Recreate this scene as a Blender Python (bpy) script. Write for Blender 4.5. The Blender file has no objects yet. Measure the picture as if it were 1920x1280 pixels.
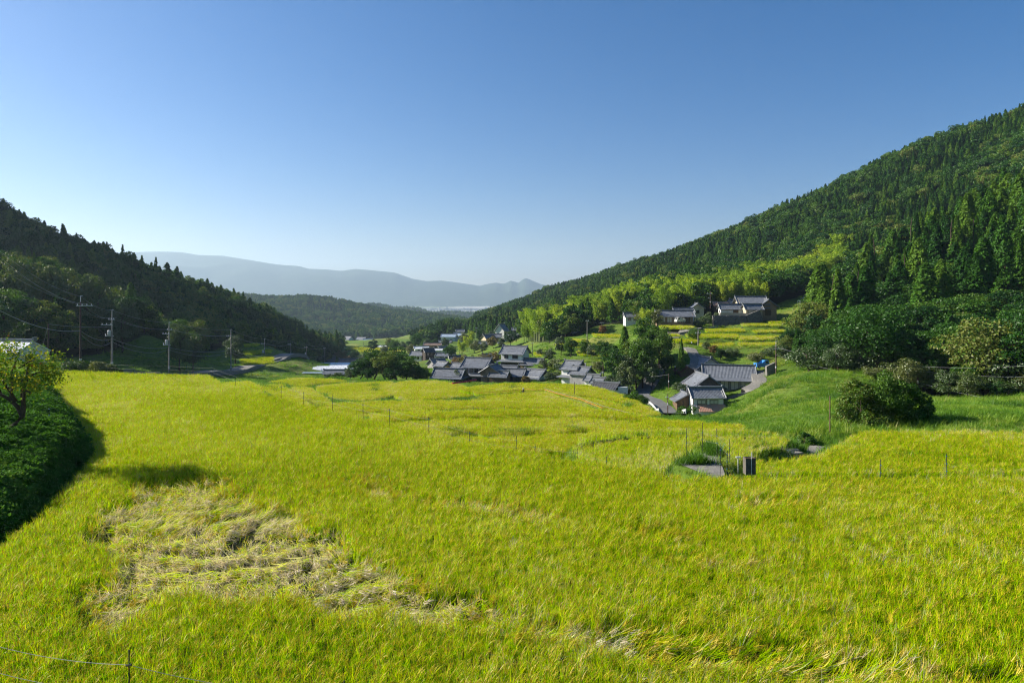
import bpy, math, random
import numpy as np
from mathutils import Vector, Matrix

# ------------------------------------------------------------------ camera, sky, sun, exposure
scene = bpy.context.scene
COL = scene.collection
rng = np.random.default_rng(7)
random.seed(7)
R = math.radians
K = 1280.0          # focal length in photo pixels (24 mm on 36 mm, 1920 px wide)
HY = 560.0          # eye-level line in the photograph

cam_d = bpy.data.cameras.new('camera')
cam_d.lens = 24.0; cam_d.sensor_width = 36.0; cam_d.sensor_fit = 'HORIZONTAL'
cam_d.shift_y = (HY - 640.0) / 1920.0
cam_d.clip_start = 0.2; cam_d.clip_end = 60000.0
cam = bpy.data.objects.new('camera', cam_d); COL.objects.link(cam)
cam.location = (0, 0, 0); cam.rotation_euler = (R(90), 0, 0)
scene.camera = cam

SUN_AZ, SUN_EL = -76.0, 29.0          # degrees from the view direction (negative = to the left), elevation
world = bpy.data.worlds.new('World'); scene.world = world; world.use_nodes = True
wn = world.node_tree.nodes; wl = world.node_tree.links
bg = wn['Background']
sky = wn.new('ShaderNodeTexSky'); sky.sky_type = 'NISHITA'; sky.sun_disc = False
sky.sun_elevation = R(SUN_EL); sky.sun_rotation = R(SUN_AZ)
sky.altitude = 1500; sky.air_density = 1.2; sky.dust_density = 2.0; sky.ozone_density = 2.6
hs = wn.new('ShaderNodeHueSaturation'); hs.inputs['Saturation'].default_value = 1.45
wl.new(sky.outputs['Color'], hs.inputs['Color']); wt = wn.new('ShaderNodeMix'); wt.data_type = 'RGBA'; wt.blend_type = 'MULTIPLY'; wt.inputs[0].default_value = 1.0; wt.inputs[7].default_value = (1.0, .91, 1.03, 1)
wl.new(hs.outputs['Color'], wt.inputs[6]); wl.new(wt.outputs[2], bg.inputs['Color']); bg.inputs['Strength'].default_value = 0.051

sun_d = bpy.data.lights.new('sun', 'SUN'); sun_d.energy = 5.0; sun_d.angle = R(0.53); sun_d.color = (1.0, 0.93, 0.80)
sun = bpy.data.objects.new('sun', sun_d); COL.objects.link(sun)
sdir = Vector((math.sin(R(SUN_AZ)) * math.cos(R(SUN_EL)), math.cos(R(SUN_AZ)) * math.cos(R(SUN_EL)), math.sin(R(SUN_EL))))
sun.rotation_euler = sdir.to_track_quat('Z', 'Y').to_euler()
sun.location = (-300, 100, 250)

vs = scene.view_settings
vs.view_transform = 'Standard'; vs.look = 'None'; vs.gamma = 1.0; vs.exposure = 1.22; vs.use_curve_mapping = False
cy = scene.cycles
cy.use_denoising = True; cy.denoising_prefilter = 'NONE'; cy.denoising_input_passes = 'RGB_ALBEDO_NORMAL'
try: cy.denoiser = 'OPENIMAGEDENOISE'
except Exception: pass
cy.use_adaptive_sampling = True; cy.adaptive_threshold = 0.02
cy.max_bounces = 4; cy.diffuse_bounces = 2; cy.glossy_bounces = 2; cy.transmission_bounces = 3
cy.volume_bounces = 0; cy.transparent_max_bounces = 6
cy.sample_clamp_indirect = 3.0
cy.filter_width = 1.15

# ------------------------------------------------------------------ small helpers
def P(px, py, d): return np.array([(px - 960) / K * d, d, -(py - HY) / K * d])
def XY(px, d): return ((px - 960) / K * d, d)
def lin(r, g, b):
    f = lambda c: (c / 12.92 if c <= .04045 else ((c + .055) / 1.055) ** 2.4)
    return (f(r / 255), f(g / 255), f(b / 255), 1)

_nz = {}
def noise(x, y, scale, seed=0, octs=3):
    """smooth value noise from a random lattice, about -1..1"""
    if seed not in _nz: _nz[seed] = np.random.default_rng(1000 + seed).uniform(-1, 1, (256, 256))
    L = _nz[seed]; out = 0; amp = 1; tot = 0
    x = np.asarray(x, float) / scale; y = np.asarray(y, float) / scale
    for o in range(octs):
        xi = np.floor(x).astype(int); yi = np.floor(y).astype(int)
        fx = x - xi; fy = y - yi; fx = fx * fx * (3 - 2 * fx); fy = fy * fy * (3 - 2 * fy)
        a = L[xi % 256, yi % 256]; b = L[(xi + 1) % 256, yi % 256]; c = L[xi % 256, (yi + 1) % 256]; d = L[(xi + 1) % 256, (yi + 1) % 256]
        out = out + amp * ((a * (1 - fx) + b * fx) * (1 - fy) + (c * (1 - fx) + d * fx) * fy); tot += amp
        amp *= .5; x = x * 2.03 + 17.1; y = y * 2.03 + 5.3
    return out / tot * 1.3

def inside(poly, x, y):
    n = len(poly); c = np.zeros(np.shape(x), bool); j = n - 1
    for i in range(n):
        xi, yi = poly[i]; xj, yj = poly[j]
        if yi != yj:
            c ^= ((yi > y) != (yj > y)) & (x < (xj - xi) * (y - yi) / (yj - yi) + xi)
        j = i
    return c
def seg_dist(poly, x, y, closed=True):
    best = np.full(np.shape(x), 1e9); n = len(poly)
    for i in range(n if closed else n - 1):
        ax, ay = poly[i]; bx, by = poly[(i + 1) % n]; dx, dy = bx - ax, by - ay
        t = np.clip(((x - ax) * dx + (y - ay) * dy) / (dx * dx + dy * dy + 1e-12), 0, 1)
        best = np.minimum(best, np.hypot(x - ax - t * dx, y - ay - t * dy))
    return best
def sm(t): t = np.clip(t, 0, 1); return t * t * (3 - 2 * t)

def mesh_np(name, v, faces, mats=(), midx=None, smooth=False):
    """faces: list of int arrays, each (n, k)"""
    me = bpy.data.meshes.new(name); v = np.asarray(v, np.float32)
    faces = [np.asarray(f, np.int32) for f in faces if len(f)]
    me.vertices.add(len(v)); me.vertices.foreach_set('co', v.ravel())
    li = np.concatenate([f.ravel() for f in faces]); tot = np.concatenate([np.full(len(f), f.shape[1], np.int32) for f in faces])
    st = np.concatenate([[0], np.cumsum(tot)[:-1]]).astype(np.int32)
    me.loops.add(len(li)); me.loops.foreach_set('vertex_index', li)
    me.polygons.add(len(tot)); me.polygons.foreach_set('loop_start', st); me.polygons.foreach_set('loop_total', tot)
    if midx is not None: me.polygons.foreach_set('material_index', np.asarray(midx, np.int32))
    me.polygons.foreach_set('use_smooth', np.full(len(tot), bool(smooth)))
    for m in mats: me.materials.append(m)
    me.update(calc_edges=True)
    return me
def obj(name, me, parent=None, loc=None, rz=None):
    o = bpy.data.objects.new(name, me); COL.objects.link(o)
    if parent is not None: o.parent = parent
    if loc is not None: o.location = loc
    if rz is not None: o.rotation_euler = (0, 0, rz)
    return o
def tag(o, label=None, cat=None, group=None, kind=None):
    for k, v in (('label', label), ('category', cat), ('group', group), ('kind', kind)):
        if v: o[k] = v
    return o
def thing(name, label, cat, loc=(0, 0, 0), rz=0.0, group=None):
    o = bpy.data.objects.new(name, None); COL.objects.link(o); o.location = loc; o.rotation_euler = (0, 0, rz)
    o.empty_display_size = .3
    return tag(o, label, cat, group)

class MB:
    """collects boxes, prisms, tubes into one mesh"""
    def __init__(s): s.v = []; s.q = []; s.t = []; s.n = 0
    def add(s, v, q=(), t=()):
        s.v.append(np.asarray(v, float).reshape(-1, 3))
        if len(q): s.q.append(np.asarray(q) + s.n)
        if len(t): s.t.append(np.asarray(t) + s.n)
        s.n += len(s.v[-1]); return s
    def box(s, x0, x1, y0, y1, z0, z1):
        v = [(x, y, z) for z in (z0, z1) for y in (y0, y1) for x in (x0, x1)]
        return s.add(v, [(0, 2, 3, 1), (4, 5, 7, 6), (0, 1, 5, 4), (2, 6, 7, 3), (0, 4, 6, 2), (1, 3, 7, 5)])
    def tube(s, pts, rad, n=6, cap=True):
        pts = np.asarray(pts, float); m = len(pts); rad = np.broadcast_to(np.asarray(rad, float), (m,))
        tan = np.gradient(pts, axis=0); tan /= np.linalg.norm(tan, axis=1)[:, None] + 1e-9
        ref = np.where(np.abs(tan[:, 2:3]) > .9, np.array([[1., 0, 0]]), np.array([[0, 0, 1.]]))
        u = np.cross(tan, ref); u /= np.linalg.norm(u, axis=1)[:, None] + 1e-9; w = np.cross(tan, u)
        a = np.arange(n) * 2 * math.pi / n
        v = pts[:, None] + rad[:, None, None] * (np.cos(a)[None, :, None] * u[:, None] + np.sin(a)[None, :, None] * w[:, None])
        q = []
        for i in range(m - 1):
            for k in range(n): q.append((i * n + k, i * n + (k + 1) % n, (i + 1) * n + (k + 1) % n, (i + 1) * n + k))
        vv = v.reshape(-1, 3); t = []
        if cap:
            vv = np.vstack([vv, pts[0], pts[-1]]); c0, c1 = m * n, m * n + 1
            for k in range(n): t += [(c0, (k + 1) % n, k), (c1, (m - 1) * n + k, (m - 1) * n + (k + 1) % n)]
        return s.add(vv, q, t)
    def build(s, name, mat, parent=None, loc=None, rz=None, smooth=False):
        return obj(name, s.mesh(name, mat, smooth), parent, loc, rz)
    def mesh(s, name, mat, smooth=False):
        v = np.concatenate(s.v); f = []
        if s.q: f.append(np.concatenate(s.q))
        if s.t: f.append(np.concatenate(s.t))
        return mesh_np(name, v, f, (mat,) if mat else (), smooth=smooth)

# ------------------------------------------------------------------ materials
def new_mat(name):
    m = bpy.data.materials.new(name); m.use_nodes = True
    nt = m.node_tree; nt.nodes.clear(); out = nt.nodes.new('ShaderNodeOutputMaterial')
    return m, nt, out
def N(nt, t, **kw):
    n = nt.nodes.new(t)
    for k, v in kw.items(): setattr(n, k, v)
    return n
def mixc(nt, a, b, fac, mode='MIX'):
    m = N(nt, 'ShaderNodeMix', data_type='RGBA', blend_type=mode)
    for s, val in ((0, fac), (6, a), (7, b)):
        if hasattr(val, 'is_output'): nt.links.new(val, m.inputs[s])
        else: m.inputs[s].default_value = val
    return m.outputs[2]
def ramp(nt, fac, stops):
    r = N(nt, 'ShaderNodeValToRGB'); e = r.color_ramp.elements
    while len(e) < len(stops): e.new(.5)
    for i, (p, c) in enumerate(stops): e[i].position = p; e[i].color = c if len(c) == 4 else (*c, 1)
    nt.links.new(fac, r.inputs[0]); return r.outputs[0]
def noise_tex(nt, scale, detail=4, rough=.6, coord='Object', dist=0.0):
    tc = N(nt, 'ShaderNodeTexCoord'); n = N(nt, 'ShaderNodeTexNoise'); n.inputs['Scale'].default_value = scale
    n.inputs['Detail'].default_value = detail; n.inputs['Roughness'].default_value = rough; n.inputs['Distortion'].default_value = dist
    nt.links.new(tc.outputs[coord], n.inputs['Vector']); return n.outputs['Fac']
def surf(name, col, rough=.8, var=.25, scale=2.0, spec=.3, metal=0.0, bump=0.0, bscale=20, col2=None):
    """painted/plaster/wood surface with uneven colour and fine relief"""
    m, nt, out = new_mat(name); b = N(nt, 'ShaderNodeBsdfPrincipled')
    f = noise_tex(nt, scale); c = np.array(col[:3])
    c2 = np.array(col2[:3]) if col2 is not None else c * (1 - var)
    cc = ramp(nt, f, [(.3, tuple(np.clip(c * (1 + var * .4), 0, 1))), (.7, tuple(c2))])
    nt.links.new(cc, b.inputs['Base Color']); b.inputs['Roughness'].default_value = rough
    b.inputs['Specular IOR Level'].default_value = spec; b.inputs['Metallic'].default_value = metal
    if bump:
        bp = N(nt, 'ShaderNodeBump'); bp.inputs['Strength'].default_value = bump; bp.inputs['Distance'].default_value = .05
        nt.links.new(noise_tex(nt, bscale, 6), bp.inputs['Height']); nt.links.new(bp.outputs[0], b.inputs['Normal'])
    nt.links.new(b.outputs[0], out.inputs[0]); return m
def leaf_mat(name, stops, trans=.35, tcol=(1.25, 1.2, .55), gloss=.06, rough=.45, inst=None, var=.34):
    """two-sided leaf: diffuse + translucent + a little sheen; colour varies by plant and by leaf"""
    m, nt, out = new_mat(name)
    if inst:
        at = N(nt, 'ShaderNodeAttribute', attribute_type='INSTANCER', attribute_name=inst); f = at.outputs['Fac']
    else:
        f = N(nt, 'ShaderNodeObjectInfo').outputs['Random']
    geo = N(nt, 'ShaderNodeNewGeometry')
    add = N(nt, 'ShaderNodeMath', operation='MULTIPLY_ADD'); nt.links.new(geo.outputs['Random Per Island'], add.inputs[0])
    add.inputs[1].default_value = var
    sub = N(nt, 'ShaderNodeMath', operation='SUBTRACT'); nt.links.new(f, sub.inputs[0]); sub.inputs[1].default_value = var / 2
    nt.links.new(sub.outputs[0], add.inputs[2])
    c = ramp(nt, add.outputs[0], stops)
    d = N(nt, 'ShaderNodeBsdfDiffuse'); nt.links.new(c, d.inputs[0])
    t = N(nt, 'ShaderNodeBsdfTranslucent'); tc = mixc(nt, c, (*tcol, 1), 1.0, 'MULTIPLY'); nt.links.new(tc, t.inputs[0])
    mx = N(nt, 'ShaderNodeMixShader'); mx.inputs[0].default_value = trans
    nt.links.new(d.outputs[0], mx.inputs[1]); nt.links.new(t.outputs[0], mx.inputs[2]); last = mx.outputs[0]
    if gloss:
        g = N(nt, 'ShaderNodeBsdfGlossy'); g.inputs['Roughness'].default_value = rough
        m2 = N(nt, 'ShaderNodeMixShader'); m2.inputs[0].default_value = gloss
        nt.links.new(last, m2.inputs[1]); nt.links.new(g.outputs[0], m2.inputs[2]); last = m2.outputs[0]
    nt.links.new(last, out.inputs[0]); return m

M = {}
M['rice_leaf'] = leaf_mat('rice_leaf', [(0.0, (.07, .22, .003)), (.42, (.34, .57, .002)), (.55, (.50, .66, .003)), (.9, (.68, .72, .004)), (1.0, (.58, .55, .45))], trans=.5, tcol=(1.1, 1.12, .4), gloss=0, inst='tint', var=.8)
M['rice_ear'] = leaf_mat('rice_ear', [(0.0, (.36, .29, .010)), (.5, (.50, .39, .018)), (.75, (.55, .43, .10)), (1.0, (.64, .56, .46))], trans=.3, tcol=(1.1, 1.0, .6), gloss=.02, inst='tint')
M['grass_leaf'] = leaf_mat('grass_leaf', [(0.0, (.06, .15, .012)), (.4, (.14, .28, .02)), (.7, (.27, .36, .035)), (1.0, (.44, .36, .17))], trans=.42, tcol=(1.1, 1.15, .5), gloss=.02, inst='tint')
M['cover_leaf'] = leaf_mat('cover_leaf', [(0.0, (.035, .11, .018)), (.6, (.065, .17, .025)), (1.0, (.14, .24, .035))], trans=.34, gloss=.004, rough=.5, inst='tint')
M['cedar_leaf'] = leaf_mat('cedar_leaf', [(0.0, (.015, .060, .008)), (.55, (.042, .125, .010)), (1.0, (.120, .215, .020))], trans=.22, gloss=.012, rough=.5)
M['broad_leaf'] = leaf_mat('broad_leaf', [(0.0, (.014, .055, .008)), (.5, (.036, .105, .010)), (.85, (.085, .165, .016)), (1.0, (.15, .17, .035))], trans=.28, gloss=.018, rough=.42)
M['bamboo_leaf'] = leaf_mat('bamboo_leaf', [(0.0, (.16, .27, .022)), (.6, (.26, .38, .03)), (1.0, (.36, .44, .04))], trans=.36, gloss=.015)
M['persimmon_leaf'] = leaf_mat('persimmon_leaf', [(0.0, (.06, .15, .015)), (.45, (.15, .22, .02)), (.8, (.42, .36, .02)), (1.0, (.46, .17, .02))], trans=.5, gloss=.012, rough=.4, var=.9)
M['shrub_leaf'] = leaf_mat('shrub_leaf', [(0.0, (0.0248, 0.0646, 0.0090)), (.6, (0.0618, 0.1121, 0.0132)), (1.0, (0.1403, 0.1552, 0.0300))], trans=.3, gloss=.06)
M['autumn_leaf'] = leaf_mat('autumn_leaf', [(0.0, (0.0910, 0.0980, 0.0210)), (.6, (0.1610, 0.1190, 0.0350)), (1.0, (0.2100, 0.1050, 0.0350))], trans=.3, gloss=.03)
M['bark'] = surf('bark', (.065, .045, .03), .9, .5, 6, bump=.6)
M['culm'] = surf('culm', (.20, .24, .09), .5, .3, 4)
M['road'] = surf('road', (.15, .15, .15), .9, .25, .6, bump=.2, bscale=60)
M['concrete'] = surf('concrete', (.20, .19, .17), .9, .35, 3, bump=.3)
# ------------------------------------------------------------------ the lie of the land
CT = []
def W_(x, y, z): CT.append((x, y, z))
def G_(px, py, d): CT.append(tuple(P(px, py, d)))
def T_(px, py, d, th=12):
    p = P(px, py, d); CT.append((p[0], p[1], p[2] - th))
for a in (-150, -110, -75, -45, -15, 15, 45, 75, 110, 150, 180):
    b = math.cos(R(a)) ; s_, c_ = math.sin(R(a)), b
    W_(3 * s_, 3 * c_, -2.2)
    if abs(a) < 80:
        W_(7 * s_, 7 * c_, -5.6); W_(11 * s_, 11 * c_, -8.4)
    else:
        for rr in (10, 40, 150, 600): W_(rr * s_, rr * c_, -1.0 + (6 if abs(a) > 140 else 0) * rr / 40)
# left bank, barn, road side
for p in ((-20.5, 27, -7.5), (-23.5, 28, -6.8), (-30, 40, -6.1), (-36, 50, -6.4), (-25.5, 34, -6.5), (-40, 34, -4.8), (-30, 22, -6.2), (-46, 60, -6.7), (-64, 88, -7.6), (-54, 84, -9.4), (-75, 60, -5.0), (-60, 25, -3.5), (-90, 100, -6)): W_(*p)
for p in ((90, 692, 100), (152, 697, 110), (317, 708, 150), (433, 703, 185), (250, 712, 108), (400, 722, 85), (545, 692, 285), (609, 688, 400), (520, 699, 230), (640, 709, 205), (600, 707, 200), (560, 712, 170), (480, 716, 130),
          (0, 620, 165), (-200, 600, 140), (100, 630, 180), (200, 655, 195), (300, 665, 215), (400, 668, 245), (450, 668, 265), (490, 684, 300), (560, 676, 360), (620, 672, 470)): G_(*p)
for p in ((-160, 425, 250), (-60, 442, 256), (0, 442, 260), (120, 436, 280), (250, 482, 310), (300, 494, 330), (380, 522, 370), (450, 548, 390), (530, 585, 410), (600, 628, 430), (628, 652, 445)): T_(*p)
for p in ((-330, 100, 311, 0), (-440, 10, 342, 0), (-580, -20, 340, 0), (-640, 60, 270, 0), (-480, 130, 270, 0)): T_(*p)  # unseen high ground added left of the view to block sun from the wood
for p in ((30, 478, 185), (100, 488, 188), (220, 530, 195), (330, 600, 230, 10), (-200, 430, 185)): T_(*p)
for px, d, z in ((-300, 520, 60), (0, 430, 10), (380, 540, -25), (600, 600, -44)): W_(*XY(px, d), z)
# village floor and valley
for p in ((900, 724, 190), (1000, 716, 187), (1080, 718, 174), (1130, 743, 150), (960, 692, 215), (1060, 684, 205), (1000, 672, 240), (940, 642, 330), (900, 658, 320), (820, 642, 420), (780, 678, 300), (850, 694, 230), (700, 692, 300),
          (660, 652, 550), (740, 652, 520), (650, 644, 700), (720, 642, 650), (700, 716, 165), (780, 716, 165), (840, 722, 172)): G_(*p)
for p in ((800, 612, 520), (850, 604, 520), (900, 600, 700), (950, 570, 800), (1020, 542, 900), (1150, 502, 760), (1300, 452, 640), (1050, 580, 360, 10), (1150, 548, 360), (1250, 505, 345), (1000, 604, 410, 10)): T_(*p)
for p in ((1170, 607, 270), (1100, 617, 285), (1040, 656, 226), (1100, 641, 238), (1160, 630, 245), (1250, 608, 228), (1310, 602, 230), (1370, 608, 230), (1400, 588, 242), (1480, 592, 240), (1500, 566, 262), (1550, 544, 285), (1590, 524, 310),
          (1330, 653, 174), (1450, 645, 178), (1500, 626, 200), (1290, 684, 163), (1350, 684, 163), (1430, 693, 152), (1200, 734, 160), (1235, 783, 128), (1190, 745, 150), (1320, 776, 132), (1330, 789, 119), (1370, 732, 150), (1400, 768, 118), (1290, 795, 110), (1340, 797, 107), (1400, 794, 97), (1445, 780, 92), (1250, 788, 115),
          (1480, 712, 130), (1440, 738, 115), (1500, 762, 80), (1480, 803, 58), (1560, 811, 53), (1640, 801, 56), (1600, 762, 75), (1600, 722, 110), (1721, 741, 112), (1800, 757, 90), (1900, 762, 75), (1900, 746, 95), (1900, 793, 54), (2200, 780, 60),
          (1900, 736, 106), (1650, 702, 120), (1520, 692, 141), (1260, 730, 150), (1290, 745, 140)): G_(*p)
for p in ((1880, 620, 135, 8), (1700, 590, 150, 9), (1560, 600, 172, 9), (1525, 605, 195, 9), (1650, 490, 215), (1740, 440, 230, 13), (1850, 385, 225, 14), (1920, 325, 220, 14), (2200, 250, 215, 14),
          (1920, 203, 430, 13), (1700, 278, 490), (1500, 367, 560), (1300, 456, 640), (1800, 405, 330), (1600, 450, 340), (1450, 488, 355), (1350, 495, 410), (2300, 100, 400)): T_(*p)
for px, d, z in ((1920, 720, 90), (1500, 900, 40), (1300, 1000, 10), (1100, 1400, -40), (920, 1150, -35)): W_(*XY(px, d), z)
# hill across the valley, plain
for p in ((500, 556, 1500), (540, 556, 1500), (580, 555, 1500), (620, 558, 1500), (660, 566, 1500), (700, 576, 1500), (740, 584, 1500), (800, 588, 1550), (860, 594, 1600), (440, 552, 1550), (600, 590, 1320), (700, 600, 1320), (560, 586, 1320)): T_(*p, 12)
for p in ((600, 644, 1000), (680, 640, 1000), (760, 634, 1000), (520, 646, 980), (840, 618, 950), (650, 646, 850)): G_(*p)
for px, d, z in ((500, 1900, -60), (620, 1900, -70), (720, 1850, -80), (820, 1900, -85)): W_(*XY(px, d), z)
for px in (-1200, -400, 200, 560, 660, 760, 860, 960, 1200, 1800, 2600):
    for d, z in (((1500, -75),) if not 400 < px < 900 else ()) + ((2200, -95), (4000, -100), (7000, -104), (12000, -106), (20000, -108)): W_(*XY(px, d), z)
# flat rice paddies: outline in photo pixels on the level h (metres below the eye, rice tops), so distance follows from the level
RH = 0.78
def lvl(h, pts): return [((px - 960) / K * (h * K / (py - HY)), h * K / (py - HY)) for px, py in pts]
def strip(h, px0, px1, y0, y1, skew=0.0):
    n = 5; a = [XY(px0 + (px1 - px0) * t / n, y0 + skew * (t / n - .5)) for t in range(n + 1)]
    b = [XY(px0 + 3 + (px1 - px0 - 6) * t / n, y1 + skew * (t / n - .5)) for t in range(n, -1, -1)]
    return a + b
PAD = []    # (name, level of rice tops, polygon, spacing, kind)
A_poly = lvl(8.0, [(-330, 1290), (-140, 1120), (0, 1002), (60, 962), (130, 892), (178, 838), (165, 805), (132, 772), (106, 738), (100, 708), (124, 691), (250, 696), (390, 699), (415, 712), (460, 724), (490, 731), (572, 753), (623, 762), (681, 777), (731, 788),
                   (805, 805), (880, 822), (967, 834), (1082, 852), (1190, 866), (1240, 877), (1290, 884), (1400, 886), (1610, 884), (1900, 882), (2250, 880), (2350, 1000), (2500, 1340), (900, 1350), (0, 1345)])
PAD.append(('A', 8.0, A_poly, .21))
PAD.append(('B', 8.75, lvl(8.75, [(1392, 876), (1402, 858), (1470, 850), (1540, 839), (1578, 819), (1606, 804), (1640, 800), (1800, 800), (1925, 801), (2150, 803), (2200, 870), (1900, 874), (1600, 877)]), .25))
PAD.append(('C', 9.6, lvl(9.6, [(1068, 826), (1085, 811), (1110, 805), (1200, 799), (1300, 796), (1390, 798), (1450, 806), (1480, 817), (1470, 826), (1418, 838), (1385, 850), (1300, 864), (1238, 872), (1140, 866), (1085, 852)]), .27))
PAD.append(('D', 12.0, lvl(12.0, [(700, 772), (780, 767), (870, 766), (1000, 764), (1100, 762), (1180, 772), (1235, 780), (1300, 786), (1395, 793), (1300, 822), (1190, 838), (1100, 842), (1000, 838), (900, 832), (800, 816), (720, 799), (692, 787)]), .40))
PAD.append(('E', 14.4, lvl(14.4, [(626, 753), (700, 749), (840, 747), (985, 750), (1080, 756), (1170, 775), (1100, 780), (1000, 782), (870, 785), (700, 785), (645, 775)]), .5))
PAD.append(('F4', 16.0, lvl(16.0, [(900, 741), (985, 733), (1020, 731), (1060, 744), (1098, 757), (1060, 766), (985, 764), (900, 760), (880, 750)]), .5))
PAD.append(('F3', 16.5, lvl(16.5, [(862, 727), (890, 721), (950, 716), (1000, 716), (1100, 719), (1130, 726), (1180, 742), (1215, 760), (1238, 775), (1178, 773), (1102, 753), (1062, 741), (1020, 728.5), (985, 730), (905, 736)]), .5))
PAD.append(('F2', 17.2, lvl(17.2, [(737, 716), (770, 711.5), (820, 711.5), (860, 718), (900, 733), (893, 738), (830, 743), (760, 747), (738, 738)]), .5))
PAD.append(('F1', 17.2, lvl(17.2, [(594, 722), (640, 716), (733, 713), (733, 737), (700, 745), (640, 750), (608, 741)]), .5))
PAD.append(('F0', 19.2, lvl(19.2, [(505, 714), (552, 706), (620, 708), (650, 712), (585, 717), (560, 726), (520, 724)]), .6))
PAD.append(('G1', 10.6, lvl(10.6, [(424, 714), (468, 712), (490, 724), (480, 739), (430, 726)]), .4))
PAD.append(('G2', 12.4, lvl(12.4, [(492, 720), (526, 717), (558, 736), (585, 760), (545, 758), (500, 742)]), .42))
PAD.append(('G3', 14.2, lvl(14.2, [(546, 722), (580, 724), (612, 744), (636, 768), (596, 764), (566, 740)]), .45))
for nm, h, a, b, y0, y1, sk in (('U1', 9.5, 1322, 1395, 224, 207, 3), ('U2', 10.1, 1288, 1381, 202, 187, -2), ('U3', 10.5, 1384, 1488, 198, 184, 3), ('U4', 8.2, 1391, 1462, 231, 220, -2), ('U5', 7.75, 1440, 1500, 240, 233, -2), ('U11', 11.4, 1385, 1470, 181, 174, 1), ('U12', 11.0, 1262, 1306, 190, 181, 0), ('U6', 9.5, 1412, 1470, 213, 205, 2),
                         ('U7', 8.45, 1238, 1298, 220, 207, -3), ('U8', 11.6, 1311, 1374, 184, 175, 1), ('U9', 10.3, 1254, 1274, 208, 196, 0), ('U10', 11.2, 1495, 1560, 218, 208, 0),
                         ('V1', 14.2, 1070, 1101, 246, 235, -4), ('V2', 12.8, 1112, 1166, 252, 238, -6), ('V3', 16.5, 1083, 1136, 219, 204, -4), ('V4', 15.2, 1042, 1098, 236, 224, -3), ('V5', 18.6, 1003, 1018, 240, 225, 0),
                         ('W1', 19.2, 452, 512, 224, 206, 8), ('W2', 18.0, 456, 508, 242, 230, 8), ('W3', 16.6, 458, 486, 256, 248, 6),
                         ('X1', 33.6, 672, 722, 475, 440, 0), ('X2', 38.2, 690, 760, 540, 500, 0), ('X3', 37.2, 646, 672, 540, 505, 0), ('X4', 25.6, 838, 870, 272, 258, 0)):
    PAD.append((nm, h, strip(h, a, b, y0, y1, sk), .7 if y0 < 300 else 1.2))
# the land passes through the paddies: their rims join the control points, nearby guesses that disagree are dropped
_pc = []
for _nm, _h, _poly, _sp in PAD:
    _q = np.array(_poly); _step = max(1, len(_q) // 10)
    if _nm in ('A', 'B', 'C'): continue
    for _x, _y in _q[::_step]: _pc.append((_x, _y, -_h - RH))
    _pc.append((*_q.mean(0), -_h - RH))
_pc = np.array(_pc); CT = np.array(CT)
_uvs = lambda c: np.stack([np.arctan2(c[:, 0], c[:, 1]) * 1.15, np.log(np.hypot(c[:, 0], c[:, 1])) * .75], -1)
_d = np.sqrt(((_uvs(CT)[:, None] - _uvs(_pc)[None]) ** 2).sum(-1)); _n = _d.argmin(1)
_ds = np.abs(CT[:, 2] / np.hypot(CT[:, 0], CT[:, 1]) - (_pc[:, 2] / np.hypot(_pc[:, 0], _pc[:, 1]))[_n])
CT = np.vstack([CT[~((_d.min(1) < .05) & (_ds > .25 * _d.min(1)))], _pc])
def _uv(x, y):
    r = np.hypot(x, y) + 1e-6
    return np.stack([np.arctan2(x, y) * 1.15, np.log(r) * .75], -1), r
_cu, _cr = _uv(CT[:, 0], CT[:, 1]); _cs = CT[:, 2] / _cr
_ker = lambda d2: np.sqrt(d2 + .0016)
_A = _ker(((_cu[:, None] - _cu[None]) ** 2).sum(-1)) - 2e-3 * np.eye(len(_cu))
_mean = _cs.mean(); _w = np.linalg.solve(_A, _cs - _mean)
def base_h(x, y):
    x = np.asarray(x, float); y = np.asarray(y, float); sh = x.shape; x = x.ravel(); y = y.ravel(); out = np.empty(len(x))
    for i in range(0, len(x), 20000):
        u, r = _uv(x[i:i + 20000], y[i:i + 20000])
        d2 = (u[:, None, 0] - _cu[None, :, 0]) ** 2 + (u[:, None, 1] - _cu[None, :, 1]) ** 2
        out[i:i + 20000] = (_mean + _ker(d2) @ _w) * r
    return out.reshape(sh)

# plain flat pads (paths, yards): (level, polygon, blend)
FLAT = [(-8.95, [XY(1268, 37), XY(1345, 33.6), XY(1362, 34.5), XY(1350, 38.5), XY(1330, 41)], 1.5)]
BUMPS = []   # far wooded hills: px, py of the top, distance, half width px, half depth m
for b in ((580, 549, 2600, 75, 420), (700, 561, 2500, 95, 350), (760, 567, 2700, 90, 350), (840, 574, 3000, 110, 350), (930, 571, 3600, 70, 300), (620, 556, 2300, 90, 300), (300, 540, 3200, 300, 600)):
    BUMPS.append(b)
MT = [(-900, 455), (-600, 470), (-300, 462), (-100, 474), (100, 470), (200, 475), (290, 472), (340, 473), (370, 478), (420, 480), (470, 488), (520, 496), (560, 499), (580, 504), (610, 505), (640, 508), (665, 504), (700, 507), (740, 511), (775, 523), (800, 527), (830, 526), (860, 530), (900, 536), (915, 532), (930, 530), (945, 532), (958, 526), (972, 530), (985, 521), (998, 526), (1015, 533), (1050, 538), (1100, 541), (1200, 537), (1300, 530), (1600, 520), (2100, 510), (2700, 520)]
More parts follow.
